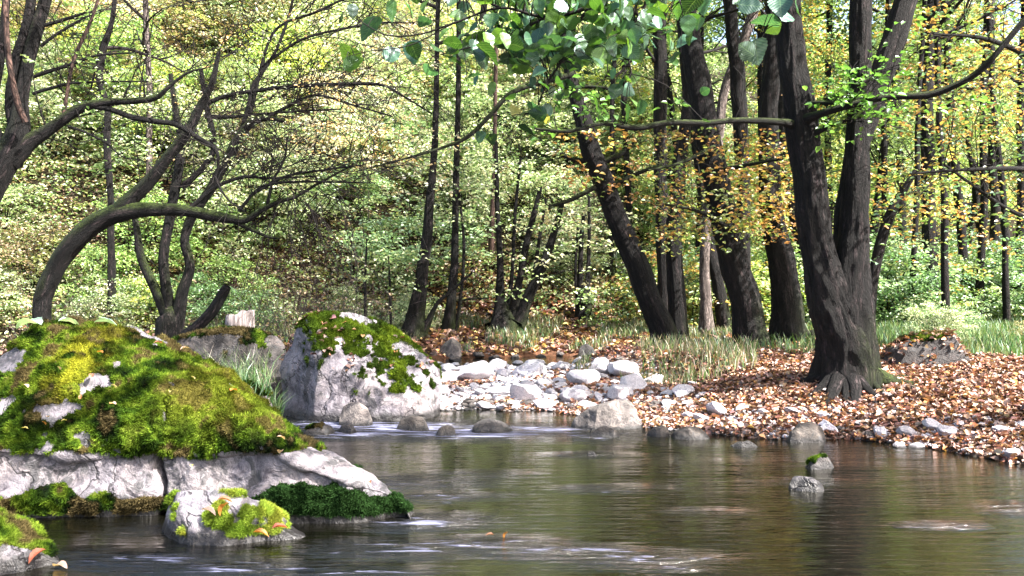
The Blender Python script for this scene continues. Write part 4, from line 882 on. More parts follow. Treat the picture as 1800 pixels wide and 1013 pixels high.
rock_thing('mossy_rock', 'rock cut off by the lower left corner, pale with a mossy flank', [(-200, 900), (-120, 885), (-40, 900), (0, 925), (30, 950), (60, 975), (88, 1000), (100, 1015)], 4.15, 0.35,
    nx=140, nt=90, amp=0.05, freq=3.5, cuts=6, seed=12, moss=dict(fn=mask_top(0.55, 15, freq=5, zmin=.04), n=20000, blade=.018, width=.005, lift=.006, lump=.008))
rock_thing('split_rock', 'two-toned angular rock at the gravel shore, dark left side and bright right face', [(990, 752), (1000, 740), (1030, 722), (1060, 710), (1090, 702), (1110, 702), (1125, 712), (1138, 730), (1150, 748)], 8.25, 0.33, mat=M_ROCKM,
    nx=120, nt=80, amp=0.06, cuts=16, seed=21, a=.8, b=.7, ridge=.3)
rock_thing('pale_rock', 'smooth pale stone leaning at the foot of the middle boulder', [(594, 735), (600, 715), (612, 708), (630, 708), (645, 718), (654, 736)], 8.6, 0.16, mat=M_ROCKM, nx=60, nt=40, amp=0.03, cuts=8, seed=22)
rock_thing('river_rock', 'brown flat-topped rock in the riffle right of the pale stone', [(694, 752), (700, 738), (722, 731), (742, 733), (755, 745), (760, 753)], 8.35, 0.14, mat=M_ROCKB, nx=60, nt=40, amp=0.05, cuts=8, seed=23)
rock_thing('river_rock', 'small brown rock in the riffle, second left of the dark pyramid rock', [(760, 762), (770, 752), (784, 748), (798, 753), (804, 763)], 8.05, 0.12, mat=M_ROCKB, nx=50, nt=30, amp=0.04, cuts=6, seed=24)
rock_thing('river_rock', 'dark pyramid-shaped rock alone in the riffle', [(826, 750), (845, 741), (862, 737), (880, 742), (895, 750), (906, 757)], 8.2, 0.17, mat=M_ROCKD, nx=60, nt=40, amp=0.05, cuts=10, seed=25)
rock_thing('river_rock', 'dark mossy low rock beside the right slope of the huge boulder', [(522, 768), (535, 752), (560, 746), (582, 752), (597, 770)], 8.1, 0.17, mat=M_ROCKD, nx=60, nt=40, amp=0.05, cuts=8, seed=26, moss=dict(fn=mask_top(0.6, 3, zmin=.05), n=2500))
rock_thing('river_rock', 'small black rock touching the pale stone below the middle boulder', [(590, 762), (600, 747), (612, 745), (625, 752), (630, 763)], 8.2, 0.12, mat=M_ROCKD, nx=50, nt=30, amp=0.04, cuts=8, seed=27)
rock_thing('river_rock', 'brown pointed rock at the shore right of the split rock', [(1182, 770), (1195, 758), (1214, 750), (1236, 752), (1247, 762), (1252, 772)], 7.85, 0.17, mat=M_ROCKB, nx=60, nt=40, amp=0.06, cuts=10, seed=28)
rock_thing('river_rock', 'small low rock with a twig, alone in the water off the right shore', [(1283, 786), (1298, 778), (1316, 773), (1328, 780), (1336, 788)], 7.5, 0.12, mat=M_ROCKD, nx=50, nt=30, amp=0.04, cuts=8, seed=29)
rock_thing('river_rock', 'large dark rock with a pale crest at the right shore', [(1383, 775), (1392, 758), (1412, 745), (1430, 741), (1448, 752), (1460, 775)], 7.7, 0.2, mat=M_ROCKB, nx=70, nt=50, amp=0.06, cuts=12, seed=34)
rock_thing('pale_rock', 'pale stone wedged behind the large dark shore rock', [(1432, 765), (1440, 745), (1455, 738), (1472, 748), (1480, 768)], 8.0, 0.15, mat=M_STONE, nx=50, nt=40, amp=0.05, cuts=10, seed=31)
rock_thing('pale_rock', 'grey stone right beside the pair of shore rocks', [(1470, 772), (1476, 756), (1487, 752), (1498, 760), (1502, 774)], 7.95, 0.12, mat=M_ROCKM, nx=50, nt=30, amp=0.05, cuts=10, seed=32)
rock_thing('river_rock', 'dark rounded rock standing in open water, farther of the two on the right', [(1411, 822), (1420, 808), (1440, 800), (1460, 805), (1472, 817), (1480, 825)], 6.65, 0.13, mat=M_ROCKD, nx=60, nt=40, amp=0.04, cuts=8, seed=33, moss=dict(fn=mask_top(0.75, 8, zmin=.03), n=1200, blade=.012))
rock_thing('river_rock', 'pale lilac rock with yellow leaves in open water, nearest on the right', [(1384, 852), (1395, 842), (1415, 838), (1435, 840), (1448, 850), (1455, 860)], 5.95, 0.12, mat=M_ROCK, nx=60, nt=40, amp=0.05, cuts=8, seed=35)
rock_thing('river_rock', 'tiny dark rock tip in the middle of the pool', [(1030, 802), (1036, 795), (1043, 794), (1052, 802)], 7.2, 0.05, mat=M_ROCKD, nx=30, nt=24, amp=0.05, cuts=5, seed=36)
rock_thing('river_rock', 'small flat dark rock at the water edge before the split rock', [(1038, 762), (1052, 752), (1068, 749), (1085, 754), (1096, 764)], 8.0, 0.12, mat=M_ROCKB, nx=50, nt=30, amp=0.05, cuts=8, seed=37)
rock_thing('river_rock', 'rounded brown rock against the right foot of the split rock', [(1138, 762), (1150, 750), (1166, 747), (1178, 754), (1184, 764)], 8.0, 0.13, mat=M_ROCKB, nx=50, nt=30, amp=0.05, cuts=8, seed=38)
def on_ground_rock(name, label, prof, d, depth, mat, zb=None, **kw):
    px = np.mean([q[0] for q in prof]); z = ground_px(px, d); return rock_thing(name, label, prof, d, depth, mat=mat, zbot=z-0.1, **kw)
on_ground_rock('white_boulder', 'largest white boulder in the middle of the gravel bar', [(893, 668), (905, 648), (925, 638), (945, 637), (960, 650), (968, 675)], 12.0, 0.3, M_STONE, nx=80, nt=60, amp=0.05, cuts=14, seed=41)
on_ground_rock('grey_rock', 'grey humped rock on the far bank below the slim trunks', [(765, 625), (778, 605), (795, 593), (808, 603), (815, 625)], 15.9, 0.4, M_ROCKM, nx=60, nt=40, amp=0.07, cuts=12, seed=42)
on_ground_rock('grey_rock', 'dark rock on the far bank below the black stump', [(1014, 625), (1022, 610), (1035, 604), (1046, 612), (1052, 625)], 16.0, 0.3, M_ROCKD, nx=50, nt=40, amp=0.07, cuts=12, seed=43)
on_ground_rock('grey_rock', 'low mossy slab at the far end of the gravel bar', [(1010, 638), (1025, 629), (1050, 626), (1072, 632), (1076, 640)], 14.6, 0.35, M_ROCKD, nx=50, nt=40, amp=0.05, cuts=8, seed=44, moss=dict(fn=mask_top(0.6, 18, zmin=0), n=2500, blade=.03, width=.012))
LEDG = on_ground_rock('bank_ledge', 'dark rooty ledge topped with fallen leaves behind the right bank', [(1560, 650), (1580, 612), (1610, 598), (1650, 588), (1690, 583), (1712, 594), (1722, 625), (1728, 650)], 9.5, 0.5, M_ROCKD, nx=110, nt=60, amp=0.10, cuts=10, seed=45, ridge=.4, moss=dict(fn=mask_top(0.75, 28, zmin=.3), n=6000, blade=.03, width=.01))
rock_thing('mossy_ledge', 'long dark ledge with a pale top edge between the two big boulders', [(270, 612), (300, 596), (340, 584), (390, 577), (440, 580), (480, 590), (505, 610), (515, 650)], 9.6, 0.55, mat=M_ROCKD, nx=150, nt=70, amp=0.09, cuts=10, seed=46, ridge=.3, moss=dict(fn=mask_top(0.7, 38, zmin=.3), n=9000, blade=.03, width=.009))
R3, v3_, f3_ = rock_thing('grassy_rock', 'low rock overgrown with grass between the huge boulder and the middle boulder', [(360, 720), (380, 680), (410, 668), (440, 672), (470, 690), (495, 730), (505, 760)], 7.3, 0.4, mat=M_ROCK, nx=90, nt=50, amp=0.08, cuts=8, seed=47, moss=dict(fn=mask_top(0.25, 48, zmin=.1), n=12000, blade=.03, width=.008))

# cut stump behind the ledge and the leaning log
def stump():
    b = P(420, 600, 10.9); b[2] = 0.42; th = np.linspace(0, 6.283, 28, endpoint=False); rings = []
    for z, s_ in ((0, 1.15), (.15, 1.05), (.35, .98), (.5, .95), (.62, .92)):
        top = z > .6; zz = z+(0.05*np.cos(th+0.4)+0.02*np.sin(5*th) if top else 0)
        r = 0.18*s_*(1+0.09*np.sin(3*th+1)+0.05*np.sin(7*th)+0.03*np.sin(11*th+z*9)); rings.append(np.stack([r*np.cos(th), r*np.sin(th), zz+0*th], -1))
    v = np.concatenate(rings+[rings[-1]*np.array([.6, .6, 1]), np.array([[0, 0, .6]])]); n = 28; f = grid_faces(n, 6, True)
    m, nn, out = mat_new('weathered_wood'); tc = N(nn, 'ShaderNodeTexCoord'); mp = N(nn, 'ShaderNodeMapping'); mp.inputs['Scale'].default_value = (14, 14, 1.2); nn.links.new(tc.outputs['Object'], mp.inputs[0])
    ns = noise(nn, 2, 5, .65, mp.outputs[0]); p = N(nn, 'ShaderNodeBsdfPrincipled'); p.inputs['Roughness'].default_value = .9
    nn.links.new(ramp(nn, [(.35, (.05, .04, .04)), (.55, (.20, .17, .165)), (.7, (.30, .25, .24))], ns.outputs[0]).outputs[0], p.inputs['Base Color']); nn.links.new(bump(nn, ns.outputs[0], .8, .02), p.inputs['Normal']); nn.links.new(p.outputs[0], out.inputs[0])
    R = thing('tree_stump', 'weathered pale tree stump standing behind the dark ledge', 'stump', tuple(b))
    o0 = n*5; tri = np.array([[o0+i, o0+(i+1) % n, o0+n] for i in range(n)])
    mk_obj('stump_wood', mk_mesh('stump_wood', v, [f, tri], m, smooth=False), R)
stump()
T = Tree('fallen_log', 'short dark log leaning up beside the pale stump', 350, 11.6, cat='log')
T.stem([(325, 592, 26), (350, 572, 24), (375, 545, 22), (392, 515, 20), (400, 503, 16)], 'log', M_BARK, k=14, rough=.2); T.finish()

# ------------------------------------------------------------------ stones of the gravel bar and the shore
def icos(sub):
    import bmesh
    bm = bmesh.new(); bmesh.ops.create_icosphere(bm, subdivisions=sub, radius=1.0); v = np.array([q.co[:] for q in bm.verts]); f = np.array([[q.index for q in fc.verts] for fc in bm.faces]); bm.free(); return v, f
def stone_mesh(seed, sub=4, cuts=16):
    r = np.random.default_rng(seed); v, f = icos(sub); v = v.copy()
    for k in range(cuts):
        n_ = unit(r.normal(size=3)); lim = 0.62+0.28*r.random(); dd = v@n_; v -= np.maximum(0, dd-lim)[:, None]*n_*0.95
    v = v*(1+0.06*fbm(v*2.2+seed, 4, seed))[:, None]; v *= np.array([1, 0.75+.3*r.random(), 0.5+.25*r.random()]); return v, f
STV = [stone_mesh(100+i) for i in range(9)]
ST_P = [mk_mesh('stone', v, f, M_STONE, smooth=False) for v, f in STV]; ST_D = [mk_mesh('stone', v, f, M_ROCKM, smooth=False) for v, f in STV]
for me in ST_P+ST_D: me.polygons.foreach_set('use_smooth', np.ones(len(me.polygons), bool))
def add_stone(px, py, wpx, label, group, pale=True, lift=0.25):
    # distance of the ground seen at that spot
    dv = np.arange(6.5, 18.5, 0.03); hv = np.maximum(height((px-900)/F*dv, dv), 0); hit = np.where(CAMH-(py-HZ)/F*dv <= hv)[0]
    d = float(dv[hit[0]]) if len(hit) else 18.5
    x = (px-900)/F*d; s_ = wpx*0.5/F*d; z = max(H1(x, d), -0.02)
    me = (ST_P if pale else ST_D)[rng.integers(0, 9)]
    o = thing('river_stone', label, 'stone', (x, d, z+s_*lift), group, me)
    o.rotation_euler = (rng.normal()*.25, rng.normal()*.25, rng.random()*6.28); o.scale = (s_, s_*(.8+.4*rng.random()), s_*(.55+.5*rng.random()))
    return o
r_ = random.Random(5); placed = []
def region_label(px, py):
    if px < 850: a_ = 'beside the middle boulder'
    elif px < 960: a_ = 'around the largest white boulder'
    elif px < 1100: a_ = 'above the split rock'
    else: a_ = 'below the grassy bank edge'
    b_ = 'at the far edge of the gravel bar' if py < 662 else ('across the middle of the gravel bar' if py < 690 else 'near the waterline of the gravel bar')
    return f'white river stone {a_} {b_}', f'white stones {a_} {b_}'
tries = 0
while len(placed) < 290 and tries < 16000:
    tries += 1; py = 640+82*r_.random()**1.25; px = r_.uniform(772, 1230 if py < 700 else 1180)
    if px > 1020+(py-640)*2.4+40 : continue
    w_ = r_.choice([24, 32, 42, 56, 78])*(0.75+0.5*r_.random())*((py-490)/180)
    if py > 695: w_ *= 0.6
    if any(abs(px-a)*1.0 < (w_+c_)*0.33 and abs(py-b) < (w_+c_)*0.12 for a, b, c_ in placed): continue
    placed.append((px, py, w_)); lab, gp = region_label(px, py)
    add_stone(px, py, w_, lab, gp, pale=(py < 706 or r_.random() < 0.6))
SHST = [(1235, 742, 40, 'flat white stone'), (1262, 730, 60, 'broad white stone'), (1210, 735, 34, 'white stone'), (1305, 724, 34, 'grey white stone'), (1340, 727, 28, 'pale stone'), (1392, 728, 36, 'white stone'), (1410, 726, 26, 'pale stone'),
        (1445, 735, 30, 'pale flat stone'), (1550, 768, 42, 'white stone'), (1590, 765, 38, 'pale stone'), (1530, 768, 26, 'dark stone'), (1640, 757, 40, 'cream stone'), (1668, 766, 46, 'long pale stone'), (1685, 752, 30, 'white stone'), (1760, 762, 36, 'grey stone'),
        (1798, 752, 28, 'pale stone'), (1580, 786, 30, 'lilac wet stone'), (1610, 788, 34, 'lilac wet stone'), (1698, 798, 20, 'violet wet stone'), (1780, 806, 40, 'wet lilac stone'), (1225, 680, 30, 'bluish grey stone'), (1250, 690, 24, 'pale stone'), (1235, 700, 26, 'pale stone'),
        (1205, 712, 22, 'white stone'), (1170, 722, 26, 'pale stone'), (1160, 705, 24, 'white stone'), (1350, 752, 26, 'brown stone'), (1272, 760, 22, 'dark stone'), (1300, 752, 24, 'pale stone'), (1180, 700, 30, 'pale stone'), (1560, 700, 24, 'blue grey stone'), (1538, 706, 18, 'grey stone'), (1745, 664, 20, 'grey stone')]
lm = lambda px: 'right of the split rock' if px < 1285 else ('left of the large dark shore rock' if px < 1400 else ('beside the large dark shore rock' if px < 1500 else ('below the double trunk' if px < 1620 else 'at the right edge of the leafy shore')))
for i, (px, py, w_, what) in enumerate(SHST):
    hgt = 'at the waterline' if py > 760 else ('among the fallen leaves' if py > 715 else 'high on the leafy bank')
    same = [q for q in SHST if q[3] == what and lm(q[0]) == lm(px) and ('at the waterline' if q[1] > 760 else ('among the fallen leaves' if q[1] > 715 else 'high on the leafy bank')) == hgt]
    lab = f'{what} {hgt} {lm(px)}'
    if len(same) > 1: lab = lab.replace(what, ('leftmost ' if px == min(q[0] for q in same) else ('rightmost ' if px == max(q[0] for q in same) else 'middle '))+what)
    add_stone(px, py, w_, lab, 'stones along the right shore', pale='dark' not in what and 'brown' not in what)
# far bank stones
for (px, py, w_) in ((812, 655, 44), (870, 650, 50), (985, 650, 44)): add_stone(px, py, w_, 'broad white slab at the back of the gravel bar', 'white slabs at the back of the gravel bar')
for (px, py, w_) in ((800, 634, 26), (840, 628, 22), (870, 632, 30), (905, 630, 20), (950, 628, 22), (985, 626, 18), (820, 622, 18), (1090, 636, 22), (1105, 645, 26), (745, 640, 26)):
    add_stone(px, py, w_, 'dark low stone along the far bank beyond the gravel bar', 'stones along the far bank', pale=False)

# loose gravel as one mass
def gravel():
    v0, f0 = stone_mesh(55, 1, 5); n = 7000; px = rng.uniform(-2.2, 6.5, n*6); y = rng.uniform(6.6, 14.6, n*6); sdist = shore_dist(px, y)
    ok = (sdist > -0.25)&(sdist < np.where(px < 2.2, 2.3, 0.8))&(y < 14.8); px, y = px[ok][:n], y[ok][:n]; n = len(px); z = height(px, y); s_ = 0.014+0.035*rng.random(n)**2.5
    a = rng.random(n)*6.28; ca, sa = np.cos(a)[:, None], np.sin(a)[:, None]
    vx = v0[None, :, 0]*ca-v0[None, :, 1]*sa; vy = v0[None, :, 0]*sa+v0[None, :, 1]*ca; V = np.stack([vx, vy, np.repeat(v0[None, :, 2], n, 0)], -1)*s_[:, None, None]+np.stack([px, y, z+s_*.2], -1)[:, None]
    Fc = (f0[None]+np.arange(n)[:, None, None]*len(v0)).reshape(-1, 3)
    o = mk_obj('gravel', mk_mesh('gravel', V.reshape(-1, 3), Fc, M_STONE, smooth=True)); o['kind'] = 'stuff'; o['label'] = 'small pale pebbles along the shore and gravel bar'; o['category'] = 'gravel'
gravel()

# ------------------------------------------------------------------ fallen leaves
LIT = [(0.059, 0.031, 0.022), (0.106, 0.056, 0.034), (0.343, 0.167, 0.101), (0.37, 0.211, 0.14), (0.238, 0.105, 0.062), (0.132, 0.056, 0.034), (0.422, 0.273, 0.202), (0.396, 0.198, 0.067), (0.33, 0.198, 0.151), (0.079, 0.037, 0.028)]
def curled(pos, size, cols, tilt=0.45):
    n = len(pos); return leaves_geo(pos, size, rng.normal(size=(n, 3))*tilt+np.array([0, 0, 1.0]), rng.normal(size=(n, 3))*np.array([1, 1, .15]), cols, 0.22, 0.75)
def litter_mass():
    parts = []
    def zone(n, x0, x1, y0, y1, keep, size, cols=LIT):
        x = rng.uniform(x0, x1, n); y = rng.uniform(y0, y1, n); s_ = shore_dist(x, y); k = keep(x, y, s_); x, y = x[k], y[k]; z = height(x, y)
        parts.append(curled(np.stack([x, y, z+0.008+0.03*rng.random(len(x))], -1), size*(.45+1.15*rng.random(len(x))**1.4), palette(cols, len(x), .3)))
    zone(150000, 1.3, 9.5, 6.0, 13, lambda x, y, s: (s > -0.02)&(s < 3.4+rng.normal(size=len(x))*.5)&(rng.random(len(x)) < np.where(x > 2.6, 1, .55)), .047)
    zone(40000, -1.6, 3.2, 9.4, 14.2, lambda x, y, s: (s > 0.0)&(rng.random(len(x)) < np.clip(fbm(np.stack([x*1.5, y*1.1, 0*x], -1), 2, 8)*1.3+.20-(y-10.3)*.30, 0.02, 1)), .048)
    zone(6000, -10, -4, 14.5, 20, lambda x, y, s: (s > 0.1), .08, [(.16,.09,.06),(.10,.06,.04),(.22,.13,.09)])
    zone(24000, -4.5, 6, 15.3, 21, lambda x, y, s: (s > 0.1)&(rng.random(len(x)) < .75), .10, LIT+[(0.45, 0.36, 0.10), (.6, .4, .15)])
    v, f, c_ = concat(parts); o = mk_obj('fallen_leaves', mk_mesh('fallen_leaves', v, f, M_LITTER, col=c_)); o['kind'] = 'stuff'; o['label'] = 'carpet of pink-brown fallen leaves over the banks'; o['category'] = 'fallen leaves'
litter_mass()
# single dead leaves lying on the boulders and on the water
def leaf_shape(L, Wd, nu=9, curl=0.25, fold=0.15, serr=0.03, petiole=True, seed=0, round_=1.0, quads=False):
    """one detailed leaf in its own coordinates: x across, y along, z up"""
    r = np.random.default_rng(seed); rows = []; t = np.linspace(0, 1, nu*2)
    wd = np.sin(np.pi*np.clip(t, 0, 1)**(0.8*round_))**0.75; wd = wd*(1+serr*np.where(np.arange(len(t)) % 2, 1, -1)); wd[0] = 0.04; wd[-1] = 0.02
    cr = np.array([-1, -.5, 0, .5, 1.0]); V = []; B = []
    for i, tt in enumerate(t):
        for c_ in cr:
            x = c_*wd[i]*Wd/2; z = fold*abs(c_)*wd[i]*Wd-curl*L*(tt-.3)**2+0.015*L*math.sin(tt*16+abs(c_)*3); V.append((x, tt*L, z)); B.append((x/Wd, tt, 0))
    return np.array(V), grid_faces(5, len(t)), np.array(B)
def dead_leaf(px, py, L, label, col, d=None, z=None, surf=None, yaw=None, flat=False):
    if surf is not None:                                       # nearest point of the boulder's skin seen at that spot
        v = surf; vp = np.stack([900+F*v[:, 0]/v[:, 1], HZ+F*(CAMH-v[:, 2])/v[:, 1]], -1); dd = np.hypot(vp[:, 0]-px, vp[:, 1]-py)
        k = np.where(dd < max(dd.min()*1.5, 8))[0]; k = k[np.argmin(v[k, 1])]; p = v[k]+np.array([0, -0.045, 0.045])
    elif z is not None: p = np.array([(px-900)/F*d, d, z])
    L = L*(.7 if surf is not None and not flat else 1); V, f, B = leaf_shape(L, L*.6, 6, .5, .3, .06, seed=int(px)); a = yaw if yaw is not None else rng.random()*6.28
    R = Matrix.Rotation(a, 3, 'Z') @ Matrix.Rotation(rng.normal()*.12 if flat else rng.normal()*.35+(0.5 if surf is not None else 0), 3, 'X'); V = V@np.array(R).T
    me = mk_mesh('dead_leaf', V, f, M_BROAD, col=np.repeat(np.array([col]), len(V), 0), vec=B, smooth=True)
    return thing('dead_leaf', label, 'leaf', tuple(p), 'single leaves lying on rocks and water', me)
OR, BR, YE, PK, RD = (0.45, 0.17, 0.03), (0.22, 0.09, 0.05), (0.50, 0.40, 0.12), (0.55, 0.36, 0.28), (0.28, 0.06, 0.03)
for (px, py, L, lab, col) in ((188, 624, .07, 'orange curled leaf on the yellow moss patch', OR), (166, 667, .08, 'long brown leaf below the yellow moss patch', BR), (112, 653, .05, 'small pink leaf on moss near the top left of the huge boulder', PK), (60, 685, .07, 'pale pink leaf low on the left side of the mossy cap', PK),
        (96, 738, .05, 'pink leaf near the bottom left of the mossy cap', PK), (90, 750, .05, 'orange leaf beneath the pink leaf on the moss', OR), (46, 756, .06, 'yellow leaf pair hanging on the left moss', YE), (125, 742, .05, 'slim yellow leaf standing on the moss', YE), (148, 705, .05, 'brown leaf upright in the centre of the moss', OR),
        (195, 715, .08, 'cluster leaf of light brown in the middle of the moss', PK), (207, 686, .06, 'slim yellow leaf in the middle of the mossy cap', YE), (307, 690, .06, 'yellow leaf on the right half of the mossy cap', YE), (346, 670, .05, 'small yellow leaf near the right brow of the moss', YE), (295, 608, .09, 'brown curled leaf on the top ridge', BR), (325, 618, .10, 'pinkish brown leaf on the top ridge, rightmost there', PK),
        (412, 690, .09, 'orange leaf at the shoulder of the huge boulder', OR), (487, 806, .09, 'pale pink leaf on the bare slope of the huge boulder', PK), (505, 775, .08, 'dead leaf at the end of the moss cap', PK), (348, 827, .05, 'small yellow leaf on the pale wall', YE), (655, 850, .06, 'brown leaf tip above the low green moss', BR)):
    dead_leaf(px, py, L, lab, col, surf=BB)
dead_leaf(80, 572, .22, 'big pale green leaf on the very top of the huge boulder, left one', (.30, .42, .32), surf=BB, yaw=1.3, flat=True); dead_leaf(172, 568, .16, 'pale green leaf on the very top of the huge boulder, right one', (.28, .40, .32), surf=BB, yaw=-1.2, flat=True); dead_leaf(110, 566, .16, 'greyish green leaf between the two leaves on the summit', (.34, .44, .36), surf=BB, yaw=-.8, flat=True)
dead_leaf(868, 948, .05, 'dark brown leaf floating on the pool, left of two', BR, d=4.93, z=.02); dead_leaf(892, 946, .05, 'orange brown leaf floating on the pool, right of two', OR, d=4.95, z=.03)
dead_leaf(80, 985, .10, 'red brown leaf caught on the corner rock', RD, d=4.42, z=.10, yaw=2.6); dead_leaf(95, 1000, .09, 'pink leaf at the waterline of the corner rock', PK, d=4.40, z=.02)
for (px, py, d, z, lab, col) in ((382, 885, 4.78, .265, 'large crumpled brown leaf on the low mossy rock', BR), (400, 893, 4.76, .25, 'orange brown leaf beside the crumpled leaf', OR), (355, 905, 4.74, .22, 'pinkish leaf on the left of the low mossy rock', PK), (445, 935, 4.72, .10, 'orange leaf low on the right flank of the mossy rock', OR), (478, 925, 4.72, .12, 'dark red leaf at the right shoulder of the mossy rock', RD)):
    dead_leaf(px, py, .09, lab, col, d=d, z=z)
def scatter_on(name, label, v, f, n, zr, size, cols, pick=None):
    vn = vnormals(v, f); k = np.where((vn[:, 2] > .35)&(v[:, 2] > zr[0])&(v[:, 2] < zr[1])&((pick(v)) if pick else True))[0]
    if len(k) == 0: return
    k = rng.choice(k, n); vv, ff, cc = curled(v[k]+np.array([0, 0, .02]), size*(.6+.8*rng.random(n)), palette(cols, n), .5)
    o = mk_obj(name, mk_mesh(name, vv, ff, M_LITTER, col=cc)); o['kind'] = 'stuff'; o['label'] = label; o['category'] = 'fallen leaves'
scatter_on('fallen_leaves', 'dead leaves strewn over the crown of the middle boulder', v2_, f2_, 130, (.5, 3), .07, LIT)

scatter_on('fallen_leaves', 'dead leaves lying thick on the dark bank ledge', LEDG[1], LEDG[2], 420, (.3, 3), .055, LIT)
# ------------------------------------------------------------------ grass
def blades(pos, h, cols, lean=0.35, wid=0.006):
    n = len(pos); d = rand_dir(n)*np.array([1, 1, 0])*lean; h = h[:, None]; side = unit(rng.normal(size=(n, 3))*np.array([1, 1, 0]))*wid*(0.7+.6*rng.random((n, 1)))
    m = pos+np.array([0, 0, 1])*h*.55+d*h*.35; t = pos+np.array([0, 0, 1])*h*.92+d*h*1.1
    v = np.stack([pos-side, pos+side, m+side*.8, m-side*.8, t], 1).reshape(-1, 3); o = np.arange(n)[:, None]*5
    return v, o+np.array([0, 1, 2, 3]), o+np.array([3, 2, 4]), np.repeat(cols, 5, 0)
def grass_obj(name, label, pos, h, cols, kind='stuff', **kw):
    v, q, t, c_ = blades(pos, h, cols, **kw); o = mk_obj(name, mk_mesh(name, v, [q, t], M_GRASS, col=c_)); o['kind'] = kind; o['label'] = label; o['category'] = 'grass'; return o
GC = [(0.062, 0.124, 0.025), (0.099, 0.174, 0.043), (0.136, 0.186, 0.074), (0.062, 0.136, 0.062), (0.186, 0.198, 0.087)]; STRAW = [(0.25, 0.21, 0.13), (0.2, 0.18, 0.08), (0.275, 0.23, 0.17), (0.1, 0.13, 0.04)]
def field(n, x0, x1, y0, y1, keep):
    x = rng.uniform(x0, x1, n); y = rng.uniform(y0, y1, n); s_ = shore_dist(x, y); cl = fbm(np.stack([x*1.4, y*1.4, 0*x], -1), 3, 14); k = keep(x, y, s_, cl); x, y = x[k], y[k]; return np.stack([x, y, height(x, y)-.01], -1)
p = field(90000, 1.0, 17, 10, 24, lambda x, y, s, c: (s > 3.1+.4*c)&(c > -.55)&(rng.random(len(x)) < .75)); grass_obj('grass', 'bright green grass on the flat bank behind the double trunk', p, .10+.16*rng.random(len(p)), palette(GC, len(p)), wid=.008)
p = field(26000, .9, 3.9, 10.2, 13.5, lambda x, y, s, c: (s > 1.7)&(s < 3.8)&(PX(x, y) < 1330)&(c > -.3)&(rng.random(len(x)) < .28)); grass_obj('grass', 'straw-coloured dry grass on the bank edge above the gravel bar', p, .06+.24*rng.random(len(p))**1.6, palette(STRAW+GC[:2], len(p)), wid=.006)
p = field(26000, -9, 5, 15.5, 19, lambda x, y, s, c: (s > .2)&(c > -.1)); grass_obj('grass', 'patchy green and yellow grass on the far bank', p, .10+.18*rng.random(len(p)), palette(GC+STRAW, len(p)), wid=.01)
k = np.where((vnormals(v3_, f3_)[:, 2] > .1)&(v3_[:, 2] > .2))[0]; k = rng.choice(k, 520); grass_obj('grass', 'long arching grass blades between the two big boulders', v3_[k]+rng.normal(size=(len(k), 3))*.02,   .08+.20*rng.random(len(k)), palette([(.05, .12, .03), (.08, .17, .05), (.14, .2, .08)], len(k)), lean=.7, wid=.0045)
x = rng.uniform(-3.4, -2.6, 300); y = rng.uniform(8.9, 9.5, 300); grass_obj('grass', 'thin pale weed stalks before the dark ledge', np.stack([x, y, np.full(300, .35)], -1), .15+.35*rng.random(300), palette([(.12, .18, .07), (.28, .28, .18), (.1, .17, .05)], 300), lean=.5, wid=.004)
# dry brambles on the left slope
for (px, py, d, lab) in ((480, 560, 14.5, 'tangle of dry greyish stems above the ledge'), (150, 540, 13.6, 'tangle of brown bramble stems behind the arching trunk'), (560, 540, 16, 'thin dry brush left of the pair of saplings')):
    b = P(px, py, d); b[2] = H1(b[0], b[1]); tb = []; tp = []
    for j in range(60):
        q = np.array([rng.normal()*.8, rng.normal()*.4, 0]); q[2] = H1(b[0]+q[0], b[1]+q[1])-b[2]; grow(q, (.4*rng.normal(), .3*rng.normal(), 1), .9+.7*rng.random(), .006, 1, tb, tp, .3, 3, .1, 0, .0025, 3)
    R = thing('dry_bush', lab, 'bush', tuple(b)); v, f, bb = merge_tubes(tb); mk_obj('stems', mk_mesh('stems', v, f, M_BARKL, vec=bb), R)
    tp = np.array(tp); v, f, cc = sprays(tp[rng.integers(0, len(tp), 50)], np.full(50, .16), 6, .05, BRUSH); mk_obj('foliage', mk_mesh('foliage', v, f, M_LEAF, col=cc), R)
def undergrowth():
    n = 22000; y = 14.5+30*rng.random(n)**1.3; x = (rng.random(n)*1.5-.75)*y; h = height(x, y); px = PX(x, y); keep = (h > .45)&~((px > 770)&(px < 1130)&(y < 19.5))&~((px > 1050)&(y < 20)); x, y, h = x[keep], y[keep], h[keep]
    c = np.stack([x, y, h+.05+.35*rng.random(len(x))**2], -1); cc = np.array(PALEG+GREEN+BRUSH+BRUSH); v, f, co = sprays(c, .18+.22*rng.random(len(c)), 22, .075, cc)
    o = mk_obj('undergrowth', mk_mesh('undergrowth', v, f, M_LEAF, col=co)); o['kind'] = 'stuff'; o['label'] = 'low leafy ground cover over the hillside'; o['category'] = 'ground cover'
undergrowth()
